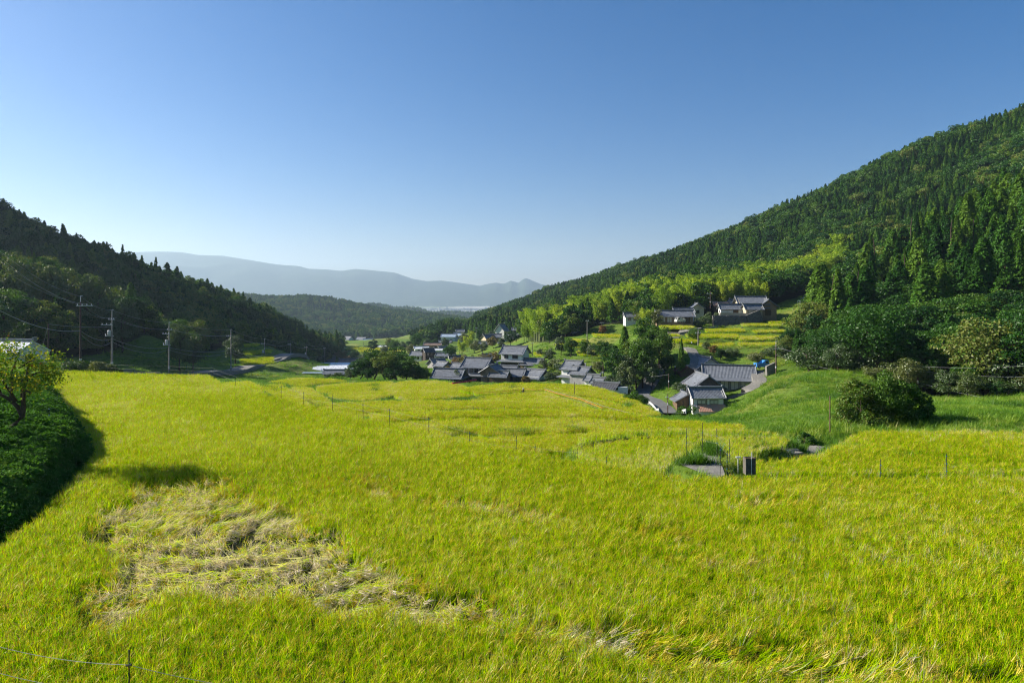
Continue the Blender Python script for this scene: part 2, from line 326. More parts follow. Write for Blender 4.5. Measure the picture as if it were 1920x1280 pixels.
def ground(x, y, pads=True):
    x = np.asarray(x, float); y = np.asarray(y, float); z = base_h(x, y); r = np.hypot(x, y)
    z = z + noise(x, y, 9, 1) * np.clip(r - 25, 0, 120) / 120 * .5 + noise(x, y, 60, 2) * np.clip((r - 250) / 300, 0, 1) * 5
    yy = np.maximum(y, 1.0); pxx = 960 + K * x / yy
    for px, py, d, wpx, dep in BUMPS:
        if y.max() < d - 2 * dep: continue
        top = -(py + 12 - HY) / K * d
        g = np.exp(-((pxx - px) / wpx) ** 2 * 1.4 - ((y - d) / dep) ** 2) * (1 + .12 * noise(x, y, 300, 5))
        z = np.where(y > 500, np.maximum(z, -100 + (top + 100) * g), z)
    if y.max() > 5500:
        mx = np.interp(pxx, [m[0] for m in MT], [m[1] for m in MT]); top = -(mx - HY) / K * 9500
        f = np.exp(-((y - 9500) / 1150.) ** 2) + .35 * np.exp(-((y - 8300) / 460.) ** 2) * (.6 + .6 * noise(x, y, 1500, 6))
        f = f * (1 + (.16 * noise(x, y, 1400, 7, 5)) * sm((9500 - y) / 550.)) 
        z = np.where(y > 6200, np.maximum(z, -106 + (top + 106) * np.minimum(f, 1.0)), z)
    if pads:
        for nm, h, poly, sp in PAD:
            w = 1.4 if h < 12.5 or nm[0] in 'UVW' else 2.2
            pa = np.array(poly); lo = pa.min(0) - w; hi = pa.max(0) + w
            k = np.where((x > lo[0]) & (x < hi[0]) & (y > lo[1]) & (y < hi[1]))
            if len(k[0]) == 0: continue
            xx, y2 = x[k], y[k]; ins = inside(poly, xx, y2); d = seg_dist(poly, xx, y2)
            t = np.where(ins, 1, sm(1 - d / w)); z[k] = z[k] * (1 - t) + (-h - RH) * t
        for lv, poly, w in FLAT:
            pa = np.array(poly); lo = pa.min(0) - w; hi = pa.max(0) + w
            k = np.where((x > lo[0]) & (x < hi[0]) & (y > lo[1]) & (y < hi[1]))
            if len(k[0]) == 0: continue
            xx, y2 = x[k], y[k]; ins = inside(poly, xx, y2); d = seg_dist(poly, xx, y2)
            t = np.where(ins, 1, sm(1 - d / w)); z[k] = z[k] * (1 - t) + lv * t
    return z
def gz(x, y): return float(ground(np.array([x]), np.array([y]))[0])
def GP(px, d):
    x, y = XY(px, d); return (x, y, gz(x, y))

# forest outlines (plan view)
LEFT_WOOD = [XY(p, d) for p, d in ((-700, 95), (-200, 118), (0, 140), (100, 150), (200, 172), (300, 198), (400, 240), (448, 262), (470, 290), (540, 318), (600, 388), (634, 440), (640, 540), (560, 640), (300, 540), (0, 470), (-700, 420))]
RIGHT_WOOD = [XY(p, d) for p, d in ((2500, 92), (1920, 103), (1760, 114), (1640, 120), (1560, 130), (1515, 146), (1500, 165), (1505, 190), (1520, 215), (1578, 262), (1612, 310), (1560, 322), (1520, 296), (1490, 274), (1440, 264), (1390, 264), (1330, 264), (1300, 260), (1235, 250),
                                   (1215, 256), (1165, 272), (1110, 286), (1085, 262), (1030, 268), (995, 300), (985, 345), (975, 400), (930, 420), (905, 480), (870, 560), (790, 500), (770, 560), (860, 640), (880, 800), (930, 1150), (1250, 1050), (1500, 900), (1920, 720), (2500, 650))]
MID_WOOD = [XY(p, d) for p, d in ((330, 1050), (520, 1040), (640, 1050), (760, 1060), (850, 1150), (900, 1400), (880, 1800), (600, 1800), (300, 1800))]
def wooded(x, y): return inside(LEFT_WOOD, x, y) | inside(RIGHT_WOOD, x, y) | inside(MID_WOOD, x, y)

# terrain material: colour attribute for ground cover, fine noise on top
m, nt, out = new_mat('ground_cover'); b = N(nt, 'ShaderNodeBsdfPrincipled'); b.inputs['Roughness'].default_value = .95; b.inputs['Specular IOR Level'].default_value = .1
at = N(nt, 'ShaderNodeAttribute', attribute_name='cover'); f = noise_tex(nt, 1.3, 6, .7); f2 = noise_tex(nt, .012, 5, .6)
c = mixc(nt, at.outputs['Color'], ramp(nt, f, [(.3, (.62, .62, .62)), (.7, (1.35, 1.3, 1.2))]), 1.0, 'MULTIPLY')
c = mixc(nt, c, ramp(nt, f2, [(.35, (.75, .75, .75)), (.65, (1.25, 1.2, 1.1))]), 1.0, 'MULTIPLY')
nt.links.new(c, b.inputs['Base Color']); nt.links.new(b.outputs[0], out.inputs[0])
bp = N(nt, 'ShaderNodeBump'); bp.inputs['Strength'].default_value = .5; bp.inputs['Distance'].default_value = .3; nt.links.new(noise_tex(nt, .9, 8, .75), bp.inputs['Height']); nt.links.new(bp.outputs[0], b.inputs['Normal'])
M['ground'] = m
def land(name, ang, rad, zoff=0.0, wrap=False):
    a, r = np.meshgrid(ang, rad); x = r * np.sin(a); y = r * np.cos(a); z = ground(x, y) + zoff
    n, mm = x.shape; v = np.stack([x, y, z], -1).reshape(-1, 3); i = np.arange(n * mm).reshape(n, mm)
    q = np.stack([i[:-1, :-1], i[:-1, 1:], i[1:, 1:], i[1:, :-1]], -1).reshape(-1, 4); fs = [q]
    if wrap:
        fs = [np.concatenate([q, np.stack([i[:-1, -1], i[:-1, 0], i[1:, 0], i[1:, -1]], -1)])]
        v = np.vstack([v, [0, 0, v[:mm, 2].mean()]]); c0 = len(v) - 1
        fs.append(np.stack([np.full(mm, c0), np.roll(i[0], -1), i[0]], -1))
    me = mesh_np(name, v, fs, (M['ground'],), smooth=True)
    X, Y = v[:, 0], v[:, 1]; rr = np.hypot(X, Y)
    col = np.empty((len(v), 4)); col[:] = (.085, .15, .020, 1)
    dry = sm(noise(X, Y, 14, 3) * 1.2)[:, None]
    col[:, :3] = col[:, :3] * (1 - dry * .6) + np.array([.20, .19, .06]) * dry * .6
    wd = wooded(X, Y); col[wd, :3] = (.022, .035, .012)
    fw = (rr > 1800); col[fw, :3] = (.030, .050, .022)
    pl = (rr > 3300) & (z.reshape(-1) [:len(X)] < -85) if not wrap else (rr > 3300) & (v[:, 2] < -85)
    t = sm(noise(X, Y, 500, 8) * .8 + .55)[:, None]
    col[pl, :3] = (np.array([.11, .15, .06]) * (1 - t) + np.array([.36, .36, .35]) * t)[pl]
    for nm, h, poly, sp in PAD:
        pa = np.array(poly); k = np.where((X > pa[:, 0].min()) & (X < pa[:, 0].max()) & (Y > pa[:, 1].min()) & (Y < pa[:, 1].max()))[0]
        k = k[inside(poly, X[k], Y[k])]; col[k, :3] = (.05, .055, .018)
    ca = me.color_attributes.new('cover', 'FLOAT_COLOR', 'POINT'); ca.data.foreach_set('color', col.astype(np.float32).ravel())
    return tag(obj(name, me), kind='structure')
fine = np.linspace(R(-46), R(46), 430); left_a = np.linspace(R(-180), R(-46), 60, endpoint=False); right_a = np.linspace(R(46), R(180), 60, endpoint=False)[1:]
ANG = np.concatenate([left_a, fine, right_a])
RAD = np.concatenate([np.geomspace(2.5, 20, 36, endpoint=False), np.geomspace(20, 320, 430, endpoint=False), np.geomspace(320, 6600, 210), ])
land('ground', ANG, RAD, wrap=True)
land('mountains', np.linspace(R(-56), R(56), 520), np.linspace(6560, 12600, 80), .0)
# ------------------------------------------------------------------ plant shapes
def blades(g, n, rad, h0, h1, w, lean, droop, seg=3, z0=0.0):
    """n curved tapering strips rooted in a disc; returns verts, quads"""
    a = g.uniform(0, 2 * math.pi, n); rr = rad * np.sqrt(g.uniform(0, 1, n)); b = g.uniform(0, 2 * math.pi, n)
    th0 = g.uniform(lean[0], lean[1], n); dr = g.uniform(droop[0], droop[1], n); L = g.uniform(h0, h1, n)
    p = np.stack([rr * np.cos(b), rr * np.sin(b), np.full(n, z0)], -1); side = np.stack([-np.sin(a), np.cos(a), np.zeros(n)], -1)
    tw = g.uniform(-.6, .6, n)[:, None]; side = side + tw * np.stack([np.cos(a), np.sin(a), np.zeros(n)], -1); side /= np.linalg.norm(side, axis=1)[:, None]
    rows = []
    for s in range(seg + 1):
        t = s / seg; ww = w * (1 - .9 * t ** 1.6) * (.6 + .4 * min(1, t * 4 + .3))
        rows += [p - side * ww / 2, p + side * ww / 2]
        th = th0 + dr * (t + .5 / seg) ** 1.7
        p = p + (L / seg)[:, None] * np.stack([np.sin(th) * np.cos(a), np.sin(th) * np.sin(a), np.cos(th)], -1)
    v = np.stack(rows, 1).reshape(-1, 3); k = 2 * (seg + 1); base = (np.arange(n) * k)[:, None]
    q = np.concatenate([base + np.array([[2 * s, 2 * s + 1, 2 * s + 3, 2 * s + 2]]) for s in range(seg)], 0)
    return v, q
def tuft_mesh(name, specs, mats):
    vs_, qs, mi, n = [], [], [], 0
    for (v, q), k in specs:
        vs_.append(v); qs.append(q + n); mi.append(np.full(len(q), k)); n += len(v)
    return mesh_np(name, np.concatenate(vs_), [np.concatenate(qs)], mats, np.concatenate(mi))
def leaf_quads(g, c, nrm, size, jit=.7, asp=.6, sag=0.0):
    """one small folded leaf (quad) per row of c, facing about nrm"""
    n = len(c); nn = nrm + g.normal(0, jit, (n, 3)); nn /= np.linalg.norm(nn, axis=1)[:, None] + 1e-9
    t = g.normal(0, 1, (n, 3)); t[:, 2] -= sag; t -= nn * (t * nn).sum(1)[:, None]; t /= np.linalg.norm(t, axis=1)[:, None] + 1e-9
    s = np.cross(nn, t); L = (size * g.uniform(.6, 1.3, n))[:, None]
    v = np.stack([c - t * L * .5, c + s * L * asp * .5 + nn * L * .08, c + t * L * .5, c - s * L * asp * .5 + nn * L * .08], 1).reshape(-1, 3)
    return v, np.arange(4 * n).reshape(n, 4)
def sph(g, n):
    d = g.normal(0, 1, (n, 3)); return d / np.linalg.norm(d, axis=1)[:, None]
def crown_broad(seed, H, Rr, nclump, nleaf, size, low=.25, flat=1.0):
    g = np.random.default_rng(seed); C, Nn = [], []
    cd = sph(g, nclump); cd[:, 2] = cd[:, 2] * .9 + .1; rad = Rr * g.uniform(.55, .95, nclump)[:, None]
    cc = cd * rad * np.array([1, 1, (H * (1 - low)) / 2 / Rr * flat]); cc[:, 2] += H * (low + (1 - low) / 2)
    cr = Rr * g.uniform(.26, .46, nclump)
    for k in range(nclump):
        d = sph(g, nleaf); d[:, 2] = np.where(d[:, 2] < -.35, -d[:, 2], d[:, 2]); rr = cr[k] * g.uniform(.72, 1.08, nleaf)[:, None]
        C.append(cc[k] + d * rr * np.array([1, 1, .8])); Nn.append(d)
    C = np.concatenate(C); Nn = np.concatenate(Nn)
    ni = nclump * nleaf // 8; d = sph(g, ni); C = np.vstack([C, d * np.array([Rr * .55, Rr * .55, H * (1 - low) * .3]) + np.array([0, 0, H * (low + (1 - low) / 2)])]); Nn = np.vstack([Nn, d])
    return leaf_quads(g, C, Nn, size)
def crown_cedar(seed, H, Rr, n, size, low=.18, pw=.85):
    g = np.random.default_rng(seed); nb = n // 14
    t = g.uniform(0, 1, nb) ** .8; a = g.uniform(0, 2 * math.pi, nb); z = H * (low + (1 - low) * t)
    prof = Rr * np.clip(1 - t, 0, 1) ** pw * (1 + .16 * np.sin(a * 3 + seed)) * g.uniform(.78, 1.12, nb) + .12
    C, Nn = [], []
    for j in range(14):
        f = .35 + .65 * (j + g.uniform(0, 1, nb)) / 14; r = prof * f
        da = g.normal(0, .16, nb) * (1.2 - f * .4); zz = z - .28 * prof * f * f + g.normal(0, .1, nb) * prof + .1
        C.append(np.stack([r * np.cos(a + da), r * np.sin(a + da), zz], -1)); Nn.append(np.stack([np.cos(a) * .7, np.sin(a) * .7, np.full(nb, .75)], -1))
    C = np.concatenate(C); Nn = np.concatenate(Nn); C[:, 2] = np.maximum(C[:, 2], H * low * .7)
    return leaf_quads(g, C, Nn, size, jit=.5, asp=.5, sag=.7)
def bamboo_parts(seed, H, Rr, nculm, nleaf, size):
    g = np.random.default_rng(seed); C, Nn = [], []; mb = MB()
    for k in range(nculm):
        b = g.uniform(0, 2 * math.pi); r0 = Rr * .55 * math.sqrt(g.uniform()); a = b + g.normal(0, .7); h = H * g.uniform(.72, 1.05); arch = g.uniform(.18, .42) * h * .55
        ts = np.linspace(0, 1, 7); pts = np.stack([r0 * math.cos(b) + arch * ts ** 3.2 * math.cos(a), r0 * math.sin(b) + arch * ts ** 3.2 * math.sin(a), h * (ts - .13 * ts ** 5)], -1)
        mb.tube(pts, np.linspace(.06, .015, 7), 4, False)
        t = .30 + .70 * g.uniform(0, 1, nleaf) ** .75; f = t * 6; i = np.minimum(f.astype(int), 5); p = pts[i] + (pts[i + 1] - pts[i]) * (f - i)[:, None]
        sp = (np.sin(math.pi * np.clip((t - .22) / .9, 0, 1)) * Rr * .26 + .12)[:, None]; d = sph(g, nleaf); d[:, 2] *= .7
        C.append(p + d * sp * g.uniform(.5, 1.1, nleaf)[:, None]); Nn.append(d * .6 + np.array([0, 0, .7]))
    return leaf_quads(g, np.concatenate(C), np.concatenate(Nn), size, jit=.55, asp=.42, sag=.8), mb
def trunk_mb(seed, H, r, limbs=5, top=.8, spread=.5):
    g = np.random.default_rng(seed + 500); mb = MB(); ts = np.linspace(-.04, top, 7)
    wob = np.cumsum(g.normal(0, .012 * H, (7, 2)), 0); wob[:2] = 0
    pts = np.column_stack([wob, ts * H]); mb.tube(pts, np.linspace(r * 1.15, r * .25, 7), 7)
    for k in range(limbs):
        t = g.uniform(.3, .75); i = int(t / top * 6); p0 = pts[min(i, 5)]; a = g.uniform(0, 2 * math.pi); L = spread * H * g.uniform(.5, .9)
        q = np.array([p0 + np.array([math.cos(a) * L * s * .8, math.sin(a) * L * s * .8, L * s * .7]) for s in (0, .3, .65, 1)]); mb.tube(q, np.linspace(r * .5, r * .1, 4), 5, False)
    return mb
PROTO = {}
def protos(key, items):
    c = bpy.data.collections.new(key + '_shapes'); PROTO[key] = c
    for i, me in enumerate(items): c.objects.link(bpy.data.objects.new('%s_shape_%02d' % (key, i), me))
    return c
def scatter(name, label, key, pos, rot, scl, idx, tint, kind='stuff'):
    """one object that carries plants on the points of a mesh (uncountable vegetation)"""
    me = bpy.data.meshes.new(name); n = len(pos); me.vertices.add(n); me.vertices.foreach_set('co', np.asarray(pos, np.float32).ravel())
    for nm, ty, val in (('rot', 'FLOAT_VECTOR', rot), ('scl', 'FLOAT_VECTOR', scl), ('idx', 'INT', idx), ('tint', 'FLOAT', tint)):
        at = me.attributes.new(nm, ty, 'POINT'); at.data.foreach_set('vector' if ty == 'FLOAT_VECTOR' else 'value', np.asarray(val, np.int32 if ty == 'INT' else np.float32).ravel())
    o = obj(name, me); ng = bpy.data.node_groups.new(name + '_scatter', 'GeometryNodeTree')
    ng.interface.new_socket('Geometry', in_out='INPUT', socket_type='NodeSocketGeometry'); ng.interface.new_socket('Geometry', in_out='OUTPUT', socket_type='NodeSocketGeometry')
    gi = ng.nodes.new('NodeGroupInput'); go = ng.nodes.new('NodeGroupOutput'); ip = ng.nodes.new('GeometryNodeInstanceOnPoints'); ci = ng.nodes.new('GeometryNodeCollectionInfo')
    ci.inputs['Collection'].default_value = PROTO[key]; ci.inputs['Separate Children'].default_value = True; ci.inputs['Reset Children'].default_value = True
    ip.inputs['Pick Instance'].default_value = True; L = ng.links.new
    L(gi.outputs[0], ip.inputs['Points']); L(ci.outputs[0], ip.inputs['Instance']); L(ip.outputs[0], go.inputs[0])
    for nm, ty, sock in (('idx', 'INT', 'Instance Index'), ('rot', 'FLOAT_VECTOR', 'Rotation'), ('scl', 'FLOAT_VECTOR', 'Scale')):
        na = ng.nodes.new('GeometryNodeInputNamedAttribute'); na.data_type = ty; na.inputs['Name'].default_value = nm; L(na.outputs['Attribute'], ip.inputs[sock])
    md = o.modifiers.new('scatter', 'NODES'); md.node_group = ng
    return tag(o, label, None, None, kind)
def tilt_rot(az_spin, tilt_dir, tilt):
    """XYZ euler of: spin about z, then tip over by 'tilt' towards compass angle 'tilt_dir' (vectorised)"""
    n = len(tilt); out = np.empty((n, 3)); c, s = np.cos(tilt), np.sin(tilt); kx, ky = -np.sin(tilt_dir), np.cos(tilt_dir)
    Rm = np.zeros((n, 3, 3)); v = 1 - c
    Rm[:, 0, 0] = c + kx * kx * v; Rm[:, 0, 1] = kx * ky * v; Rm[:, 0, 2] = ky * s; Rm[:, 1, 0] = kx * ky * v; Rm[:, 1, 1] = c + ky * ky * v; Rm[:, 1, 2] = -kx * s; Rm[:, 2, 0] = -ky * s; Rm[:, 2, 1] = kx * s; Rm[:, 2, 2] = c
    cz, sz = np.cos(az_spin), np.sin(az_spin); Z = np.zeros((n, 3, 3)); Z[:, 0, 0] = cz; Z[:, 0, 1] = -sz; Z[:, 1, 0] = sz; Z[:, 1, 1] = cz; Z[:, 2, 2] = 1
    Rm = Rm @ Z
    out[:, 1] = -np.arcsin(np.clip(Rm[:, 2, 0], -1, 1)); out[:, 0] = np.arctan2(Rm[:, 2, 1], Rm[:, 2, 2]); out[:, 2] = np.arctan2(Rm[:, 1, 0], Rm[:, 0, 0])
    return out

g = np.random.default_rng(11)
RL = (M['rice_leaf'], M['rice_ear'])
rice = [tuft_mesh('rice_tuft', [(blades(g, 9, .06, .5, .74, .015, (.0, .22), (.05, .4)), 0), (blades(g, 15, .07, .26, .48, .014, (.1, .8), (.1, 1.0), 3, .36), 0), (blades(g, 8, .07, .26, .38, .017, (.1, .6), (.9, 2.3), 3, .46), 1)], RL) for i in range(6)]
lodged = [tuft_mesh('rice_lodged', [(blades(g, 17, .08, .55, .95, .015, (.02, .5), (.0, .7)), 0), (blades(g, 13, .09, .3, .42, .020, (.02, .5), (.5, 1.7), 3, .5), 1)], RL) for i in range(4)]
wide = [tuft_mesh('rice_patch', [(blades(g, 74, .40, .55, .88, .026, (.02, .5), (.1, 1.0), 2), 0), (blades(g, 40, .40, .28, .42, .03, (.1, .6), (.9, 2.2), 2, .42), 1)], RL) for i in range(4)]
protos('rice', rice + lodged + wide)      # 0-5 standing, 6-9 lodged, 10-13 patches
gl = [tuft_mesh('grass_tuft', [(blades(g, 46, .28, .25, .62, .022, (.05, .7), (.2, 1.3), 2), 0)], (M['grass_leaf'],)) for i in range(4)]
protos('grass', gl)
def cover_mesh(i):
    gg = np.random.default_rng(60 + i); n = 130; c = gg.uniform(-.42, .42, (n, 3)); c[:, 2] = .04 + .34 * gg.uniform(0, 1, n) * (1 - (c[:, 0] ** 2 + c[:, 1] ** 2) * 2.6)
    v, q = leaf_quads(gg, c, np.tile([[0, 0, 1.]], (n, 1)), .13, .5, .75); return mesh_np('cover_clump', v, [q], (M['cover_leaf'],))
protos('cover', [cover_mesh(i) for i in range(4)])

# ------------------------------------------------------------------ rice
def grid_pts(poly, sp, jit=.32):
    pa = np.array(poly); x0, y0 = pa.min(0); x1, y1 = pa.max(0)
    X, Y = np.meshgrid(np.arange(x0, x1, sp), np.arange(y0, y1, sp)); X = X.ravel(); Y = Y.ravel()
    X = X + rng.uniform(-jit, jit, len(X)) * sp; Y = Y + rng.uniform(-jit, jit, len(Y)) * sp
    k = inside(poly, X, Y) & (np.abs(X) < Y * .86 + 6) & (Y > 12.2); return X[k], Y[k]
LODGE = [(150, 985), (205, 930), (245, 895), (335, 880), (430, 902), (500, 928), (590, 960), (655, 1008), (725, 1045), (825, 1075), (930, 1105), (1010, 1130), (950, 1158), (810, 1150), (690, 1135), (600, 1100), (500, 1090), (420, 1090), (350, 1074), (285, 1098), (215, 1148), (155, 1138), (150, 1085), (228, 1040)]
def lodge_amount(px, py, X, Y):
    w1 = noise(X, Y, 1.6, 21) ; d = seg_dist(LODGE, px, py); ins = inside(LODGE, px, py)
    main = sm(.5 + (np.where(ins, d, -d) / 42) + w1 * .55)
    tail_c = np.interp(px, [560, 800, 1000, 1150, 1300, 1450, 1600, 1760, 1950, 2300], [1090, 1118, 1150, 1170, 1192, 1210, 1226, 1238, 1246, 1250]); tw = np.interp(px, [560, 900, 1300, 1950], [10, 26, 34, 42])
    tail = sm(1.25 - np.abs(py - tail_c) / tw + w1 * .7) * (px > 560) * np.interp(px, [560, 900, 2300], [1, .85, .8])
    s2 = np.interp(px, [520, 760, 1000, 1250], [872, 915, 952, 985]); streak = sm(1.0 - np.abs(py - s2) / 20 + noise(X, Y, 3, 22) * 1.1 - .35) * ((px > 520) & (px < 1300)) * .55
    e1 = sm(1.6 - np.hypot((px - 1440) / 75, (py - 926) / 11) * 1.2 + w1 * .3) * .75
    e2 = sm(1.5 - np.hypot((px - 1648) / 30, (py - 1142) / 9) + w1 * .3) * .9
    e3 = sm(1.4 - np.hypot((px - 1330) / 110, (py - 1030) / 13) + w1 * .5 - .3) * .5
    e4 = sm(noise(X, Y, 5, 23) * 1.6 - .75) * .45
    return np.clip(np.maximum.reduce([main, tail, streak, e1, e2, e3, e4]), 0, 1)
GAPS = {'D': [[(720, 787), (800, 781), (900, 778), (1000, 777), (1100, 778), (1190, 784)], [(842, 812), (862, 808), (885, 807)], [(900, 812), (950, 811), (1010, 808)], [(1058, 807), (1098, 804)]], 'C': [[(1085, 824), (1180, 807), (1300, 804), (1420, 808)]], 'E': [[(690, 770), (850, 765), (1000, 763), (1110, 766)]], 'F3': [[(1000, 738), (1100, 740), (1180, 757)]], 'B': [[(1690, 838), (1800, 848), (1930, 861), (2000, 868)], [(1580, 826), (1612, 821)]]}
for nm, h, poly, sp in PAD:
    X, Y = grid_pts(poly, sp); n = len(X)
    if nm == 'A':     # rows fade out and swap to larger clumps with distance
        keep = (rng.uniform(0, 1, n) < .86) & (Y < 46) | (rng.uniform(0, 1, n) < (46 / np.maximum(Y, 46)) ** 1.2); X, Y = X[keep], Y[keep]; n = len(X)
    px = 960 + K * X / Y; py = HY + K * h / Y; ed = seg_dist(poly, X, Y)
    low = noise(X, Y, 8, 31); hi = noise(X, Y, 1.1, 32)
    tint = .48 + .15 * low + .12 * hi + rng.normal(0, .09, n)
    ldir = -.3 + 1.1 * noise(X, Y, 7, 33); lt = np.abs(.16 + .16 * noise(X, Y, 2.2, 34) + rng.normal(0, .06, n))
    big = sp > .3
    idx = rng.integers(10, 14, n) if big else rng.integers(0, 6, n)
    s = rng.uniform(.80, 1.14, n) * (1 + .05 * noise(X, Y, 3, 35)); S = np.stack([s, s, s], -1)
    z = np.full(n, -h - RH)
    if nm == 'A':
        lo = lodge_amount(px, py, X, Y); far = sm((Y - 30) / 45)
        lean_r = sm((px - 900) / 900) * sm((py - 870) / 200)
        lt = lt + lean_r * .42; ldir = np.where(lean_r > .2, ldir * .5 + .25, ldir)
        m_ = lo > .14 + .42 * rng.uniform(0, 1, n)
        cd = -1.25 + 1.0 * noise(X, Y, 4.5, 36, 2) + 1.0 * sm((px - 650) / 350)       # which way the flattened rice lies
        wave = np.sin(6.2 * (X * np.sin(cd) * .35 + Y * 1.0) / 1.35 + 4.6 * noise(X, Y, 2.0, 37))
        lt = np.where(m_, np.clip(.35 + lo * (.95 + .28 * wave) + rng.normal(0, .1, n), .3, 1.5), lt); ldir = np.where(m_, cd + rng.normal(0, .28, n), ldir)
        idx = np.where(m_, rng.integers(6, 10, n), idx)
        main = sm((lo - .3) * 2) * (px < 1150)
        tint = tint + main * (.56 + .14 * noise(X, Y, .8, 38)) * (rng.uniform(0, 1, n) < .76) - .03 + (hi * .08) * m_ + (m_ & (px >= 1000)) * .02
        drop = m_ & (wave < np.where(px > 1000, -.2, -.35)) & (rng.uniform(0, 1, n) < np.where(px > 1000, .85, .76) * lo); keep = ~drop
        # extra stalks in the flattened patch
        S = S * np.where(Y > 46, (Y / 46) ** .35, 1)[:, None]; S[:, 2] = s
        z = z + np.where(m_, (np.clip(wave, -.6, 1) * .24 - .02) * lo, 0)
    else:
        keep = np.ones(n, bool)
        tint = tint + {'B': -.03, 'C': .05, 'D': -.03, 'E': -.02, 'F3': .02, 'F4': .06, 'F1': .04, 'F2': .05}.get(nm, .03) + .10 * sm(1 - ed / .8)
        if nm in ('W1', 'W2', 'W3'): tint = tint - .22
        if big: S[:, :2] *= max(1.0, sp / .42)
        for gp in GAPS.get(nm, []): keep &= seg_dist(lvl(h, gp), X, Y, False) > (.3 if nm == 'B' else .8) + .25 * np.abs(hi)
    tint = tint + .08 * sm((Y - 26) / 30)
    rot = tilt_rot(rng.uniform(0, 6.28, n), ldir, lt)
    k = np.where(keep)[0]
    o = scatter('rice_plants', {'A': 'ripening yellow green rice with flattened straw coloured swirls', 'B': 'rice terrace beside the bushy tree'}.get(nm, 'ripening rice filling a terraced paddy'), 'rice', np.stack([X, Y, z], -1)[k], rot[k], S[k], idx[k], tint[k])
# ------------------------------------------------------------------ trees
def mk(kind, i, near):
    if kind == 'cedar':
        H = 12.; v, q = crown_cedar(100 + i, H, (2.3, 2.7, 2.0, 2.5)[i % 4], 6400 if near else 2300, .40 if near else .62, (.14, .2, .1, .24)[i % 4], (.8, .65, 1.0, .75)[i % 4]); tr = trunk_mb(i, H, .20, 0, .95)
        return H, mesh_np('cedar_crown', v, [q], (M['cedar_leaf'],)), tr.mesh('cedar_trunk', M['bark'])
    if kind == 'broad':
        H = 9.; v, q = crown_broad(200 + i, H, (3.6, 4.2, 3.2, 3.9)[i % 4], 34 if near else 24, 210 if near else 95, .36 if near else .58, (.12, .2, .08, .16)[i % 4]); tr = trunk_mb(i + 20, H, .22, 6, .75)
        return H, mesh_np('broadleaf_crown', v, [q], (M['broad_leaf'],)), tr.mesh('broadleaf_trunk', M['bark'])
    if kind == 'bamboo':
        H = 11.; (v, q), mb = bamboo_parts(300 + i, H, 3.4, 16 if near else 11, 330 if near else 190, .40 if near else .55)
        return H, mesh_np('bamboo_leaves', v, [q], (M['bamboo_leaf'],)), mb.mesh('bamboo_culms', M['culm'])
    if kind == 'shrub':
        H = 2.6; v, q = crown_broad(400 + i, H, (1.7, 2.1, 1.5, 1.9)[i % 4], 22, 150, .19, .0); tr = trunk_mb(i + 40, H, .07, 6, .7)
        return H, mesh_np('shrub_foliage', v, [q], (M['shrub_leaf'],)), tr.mesh('shrub_stems', M['bark'])
    if kind == 'autumn':
        H = 5.; v, q = crown_broad(450 + i, H, (2.3, 2.8)[i % 2], 26, 120, .34, .1); tr = trunk_mb(i + 60, H, .12, 6, .7)
        return H, mesh_np('autumn_crown', v, [q], (M['autumn_leaf'],)), tr.mesh('autumn_trunk', M['bark'])
    if kind == 'light':      # loose, paler broadleaf
        H = 8.; v, q = crown_broad(470 + i, H, (2.9, 3.3)[i % 2], 30, 170, .34, .1); tr = trunk_mb(i + 70, H, .17, 7, .75)
        return H, mesh_np('pale_crown', v, [q], (M['shrub_leaf'],)), tr.mesh('pale_trunk', M['bark'])
TREE = {(k, True): [mk(k, i, True) for i in range(n)] for k, n in (('cedar', 4), ('broad', 4), ('bamboo', 3), ('shrub', 4), ('autumn', 2), ('light', 2))}
TREE.update({(k, False): [mk(k, i, False) for i in range(n)] for k, n in (('cedar', 3), ('broad', 4), ('bamboo', 3))})
NAME = {'cedar': ('cedar_tree', 'crown', 'trunk', 'tree'), 'broad': ('broadleaf_tree', 'crown', 'trunk', 'tree'), 'bamboo': ('bamboo_clump', 'leaves', 'culms', 'bamboo'), 'shrub': ('shrub', 'foliage', 'stems', 'shrub'), 'autumn': ('autumn_tree', 'crown', 'trunk', 'tree'), 'light': ('pale_tree', 'crown', 'trunk', 'tree')}
def tree(kind, x, y, H, label, group=None, wide=1.0, z=None, var=None, tz=0.0, name=None, rz=None):
    vs2 = TREE[(kind, True)]; H0, cm, tm = vs2[random.randrange(len(vs2)) if var is None else var % len(vs2)]
    nm = NAME[kind]; s = H / H0
    t = thing(name or nm[0], label, nm[3], (x, y, (gz(x, y) if z is None else z) - .12 + tz), random.uniform(0, 6.28) if rz is None else rz, group)
    t.scale = (s * wide, s * wide, s)
    obj(nm[1], cm, t); obj(nm[2], tm, t); return t
def ptree(kind, px, py_top, d, label, py_base=None, group=None, wide=1.0, **k):
    """tree whose foot stands at photo column px, distance d, and whose top reaches photo row py_top"""
    x, y = XY(px, d); z = gz(x, y); top = -(py_top - HY) / K * d
    return tree(kind, x, y, max(1.0, top - z), label, group, wide, z, **k)

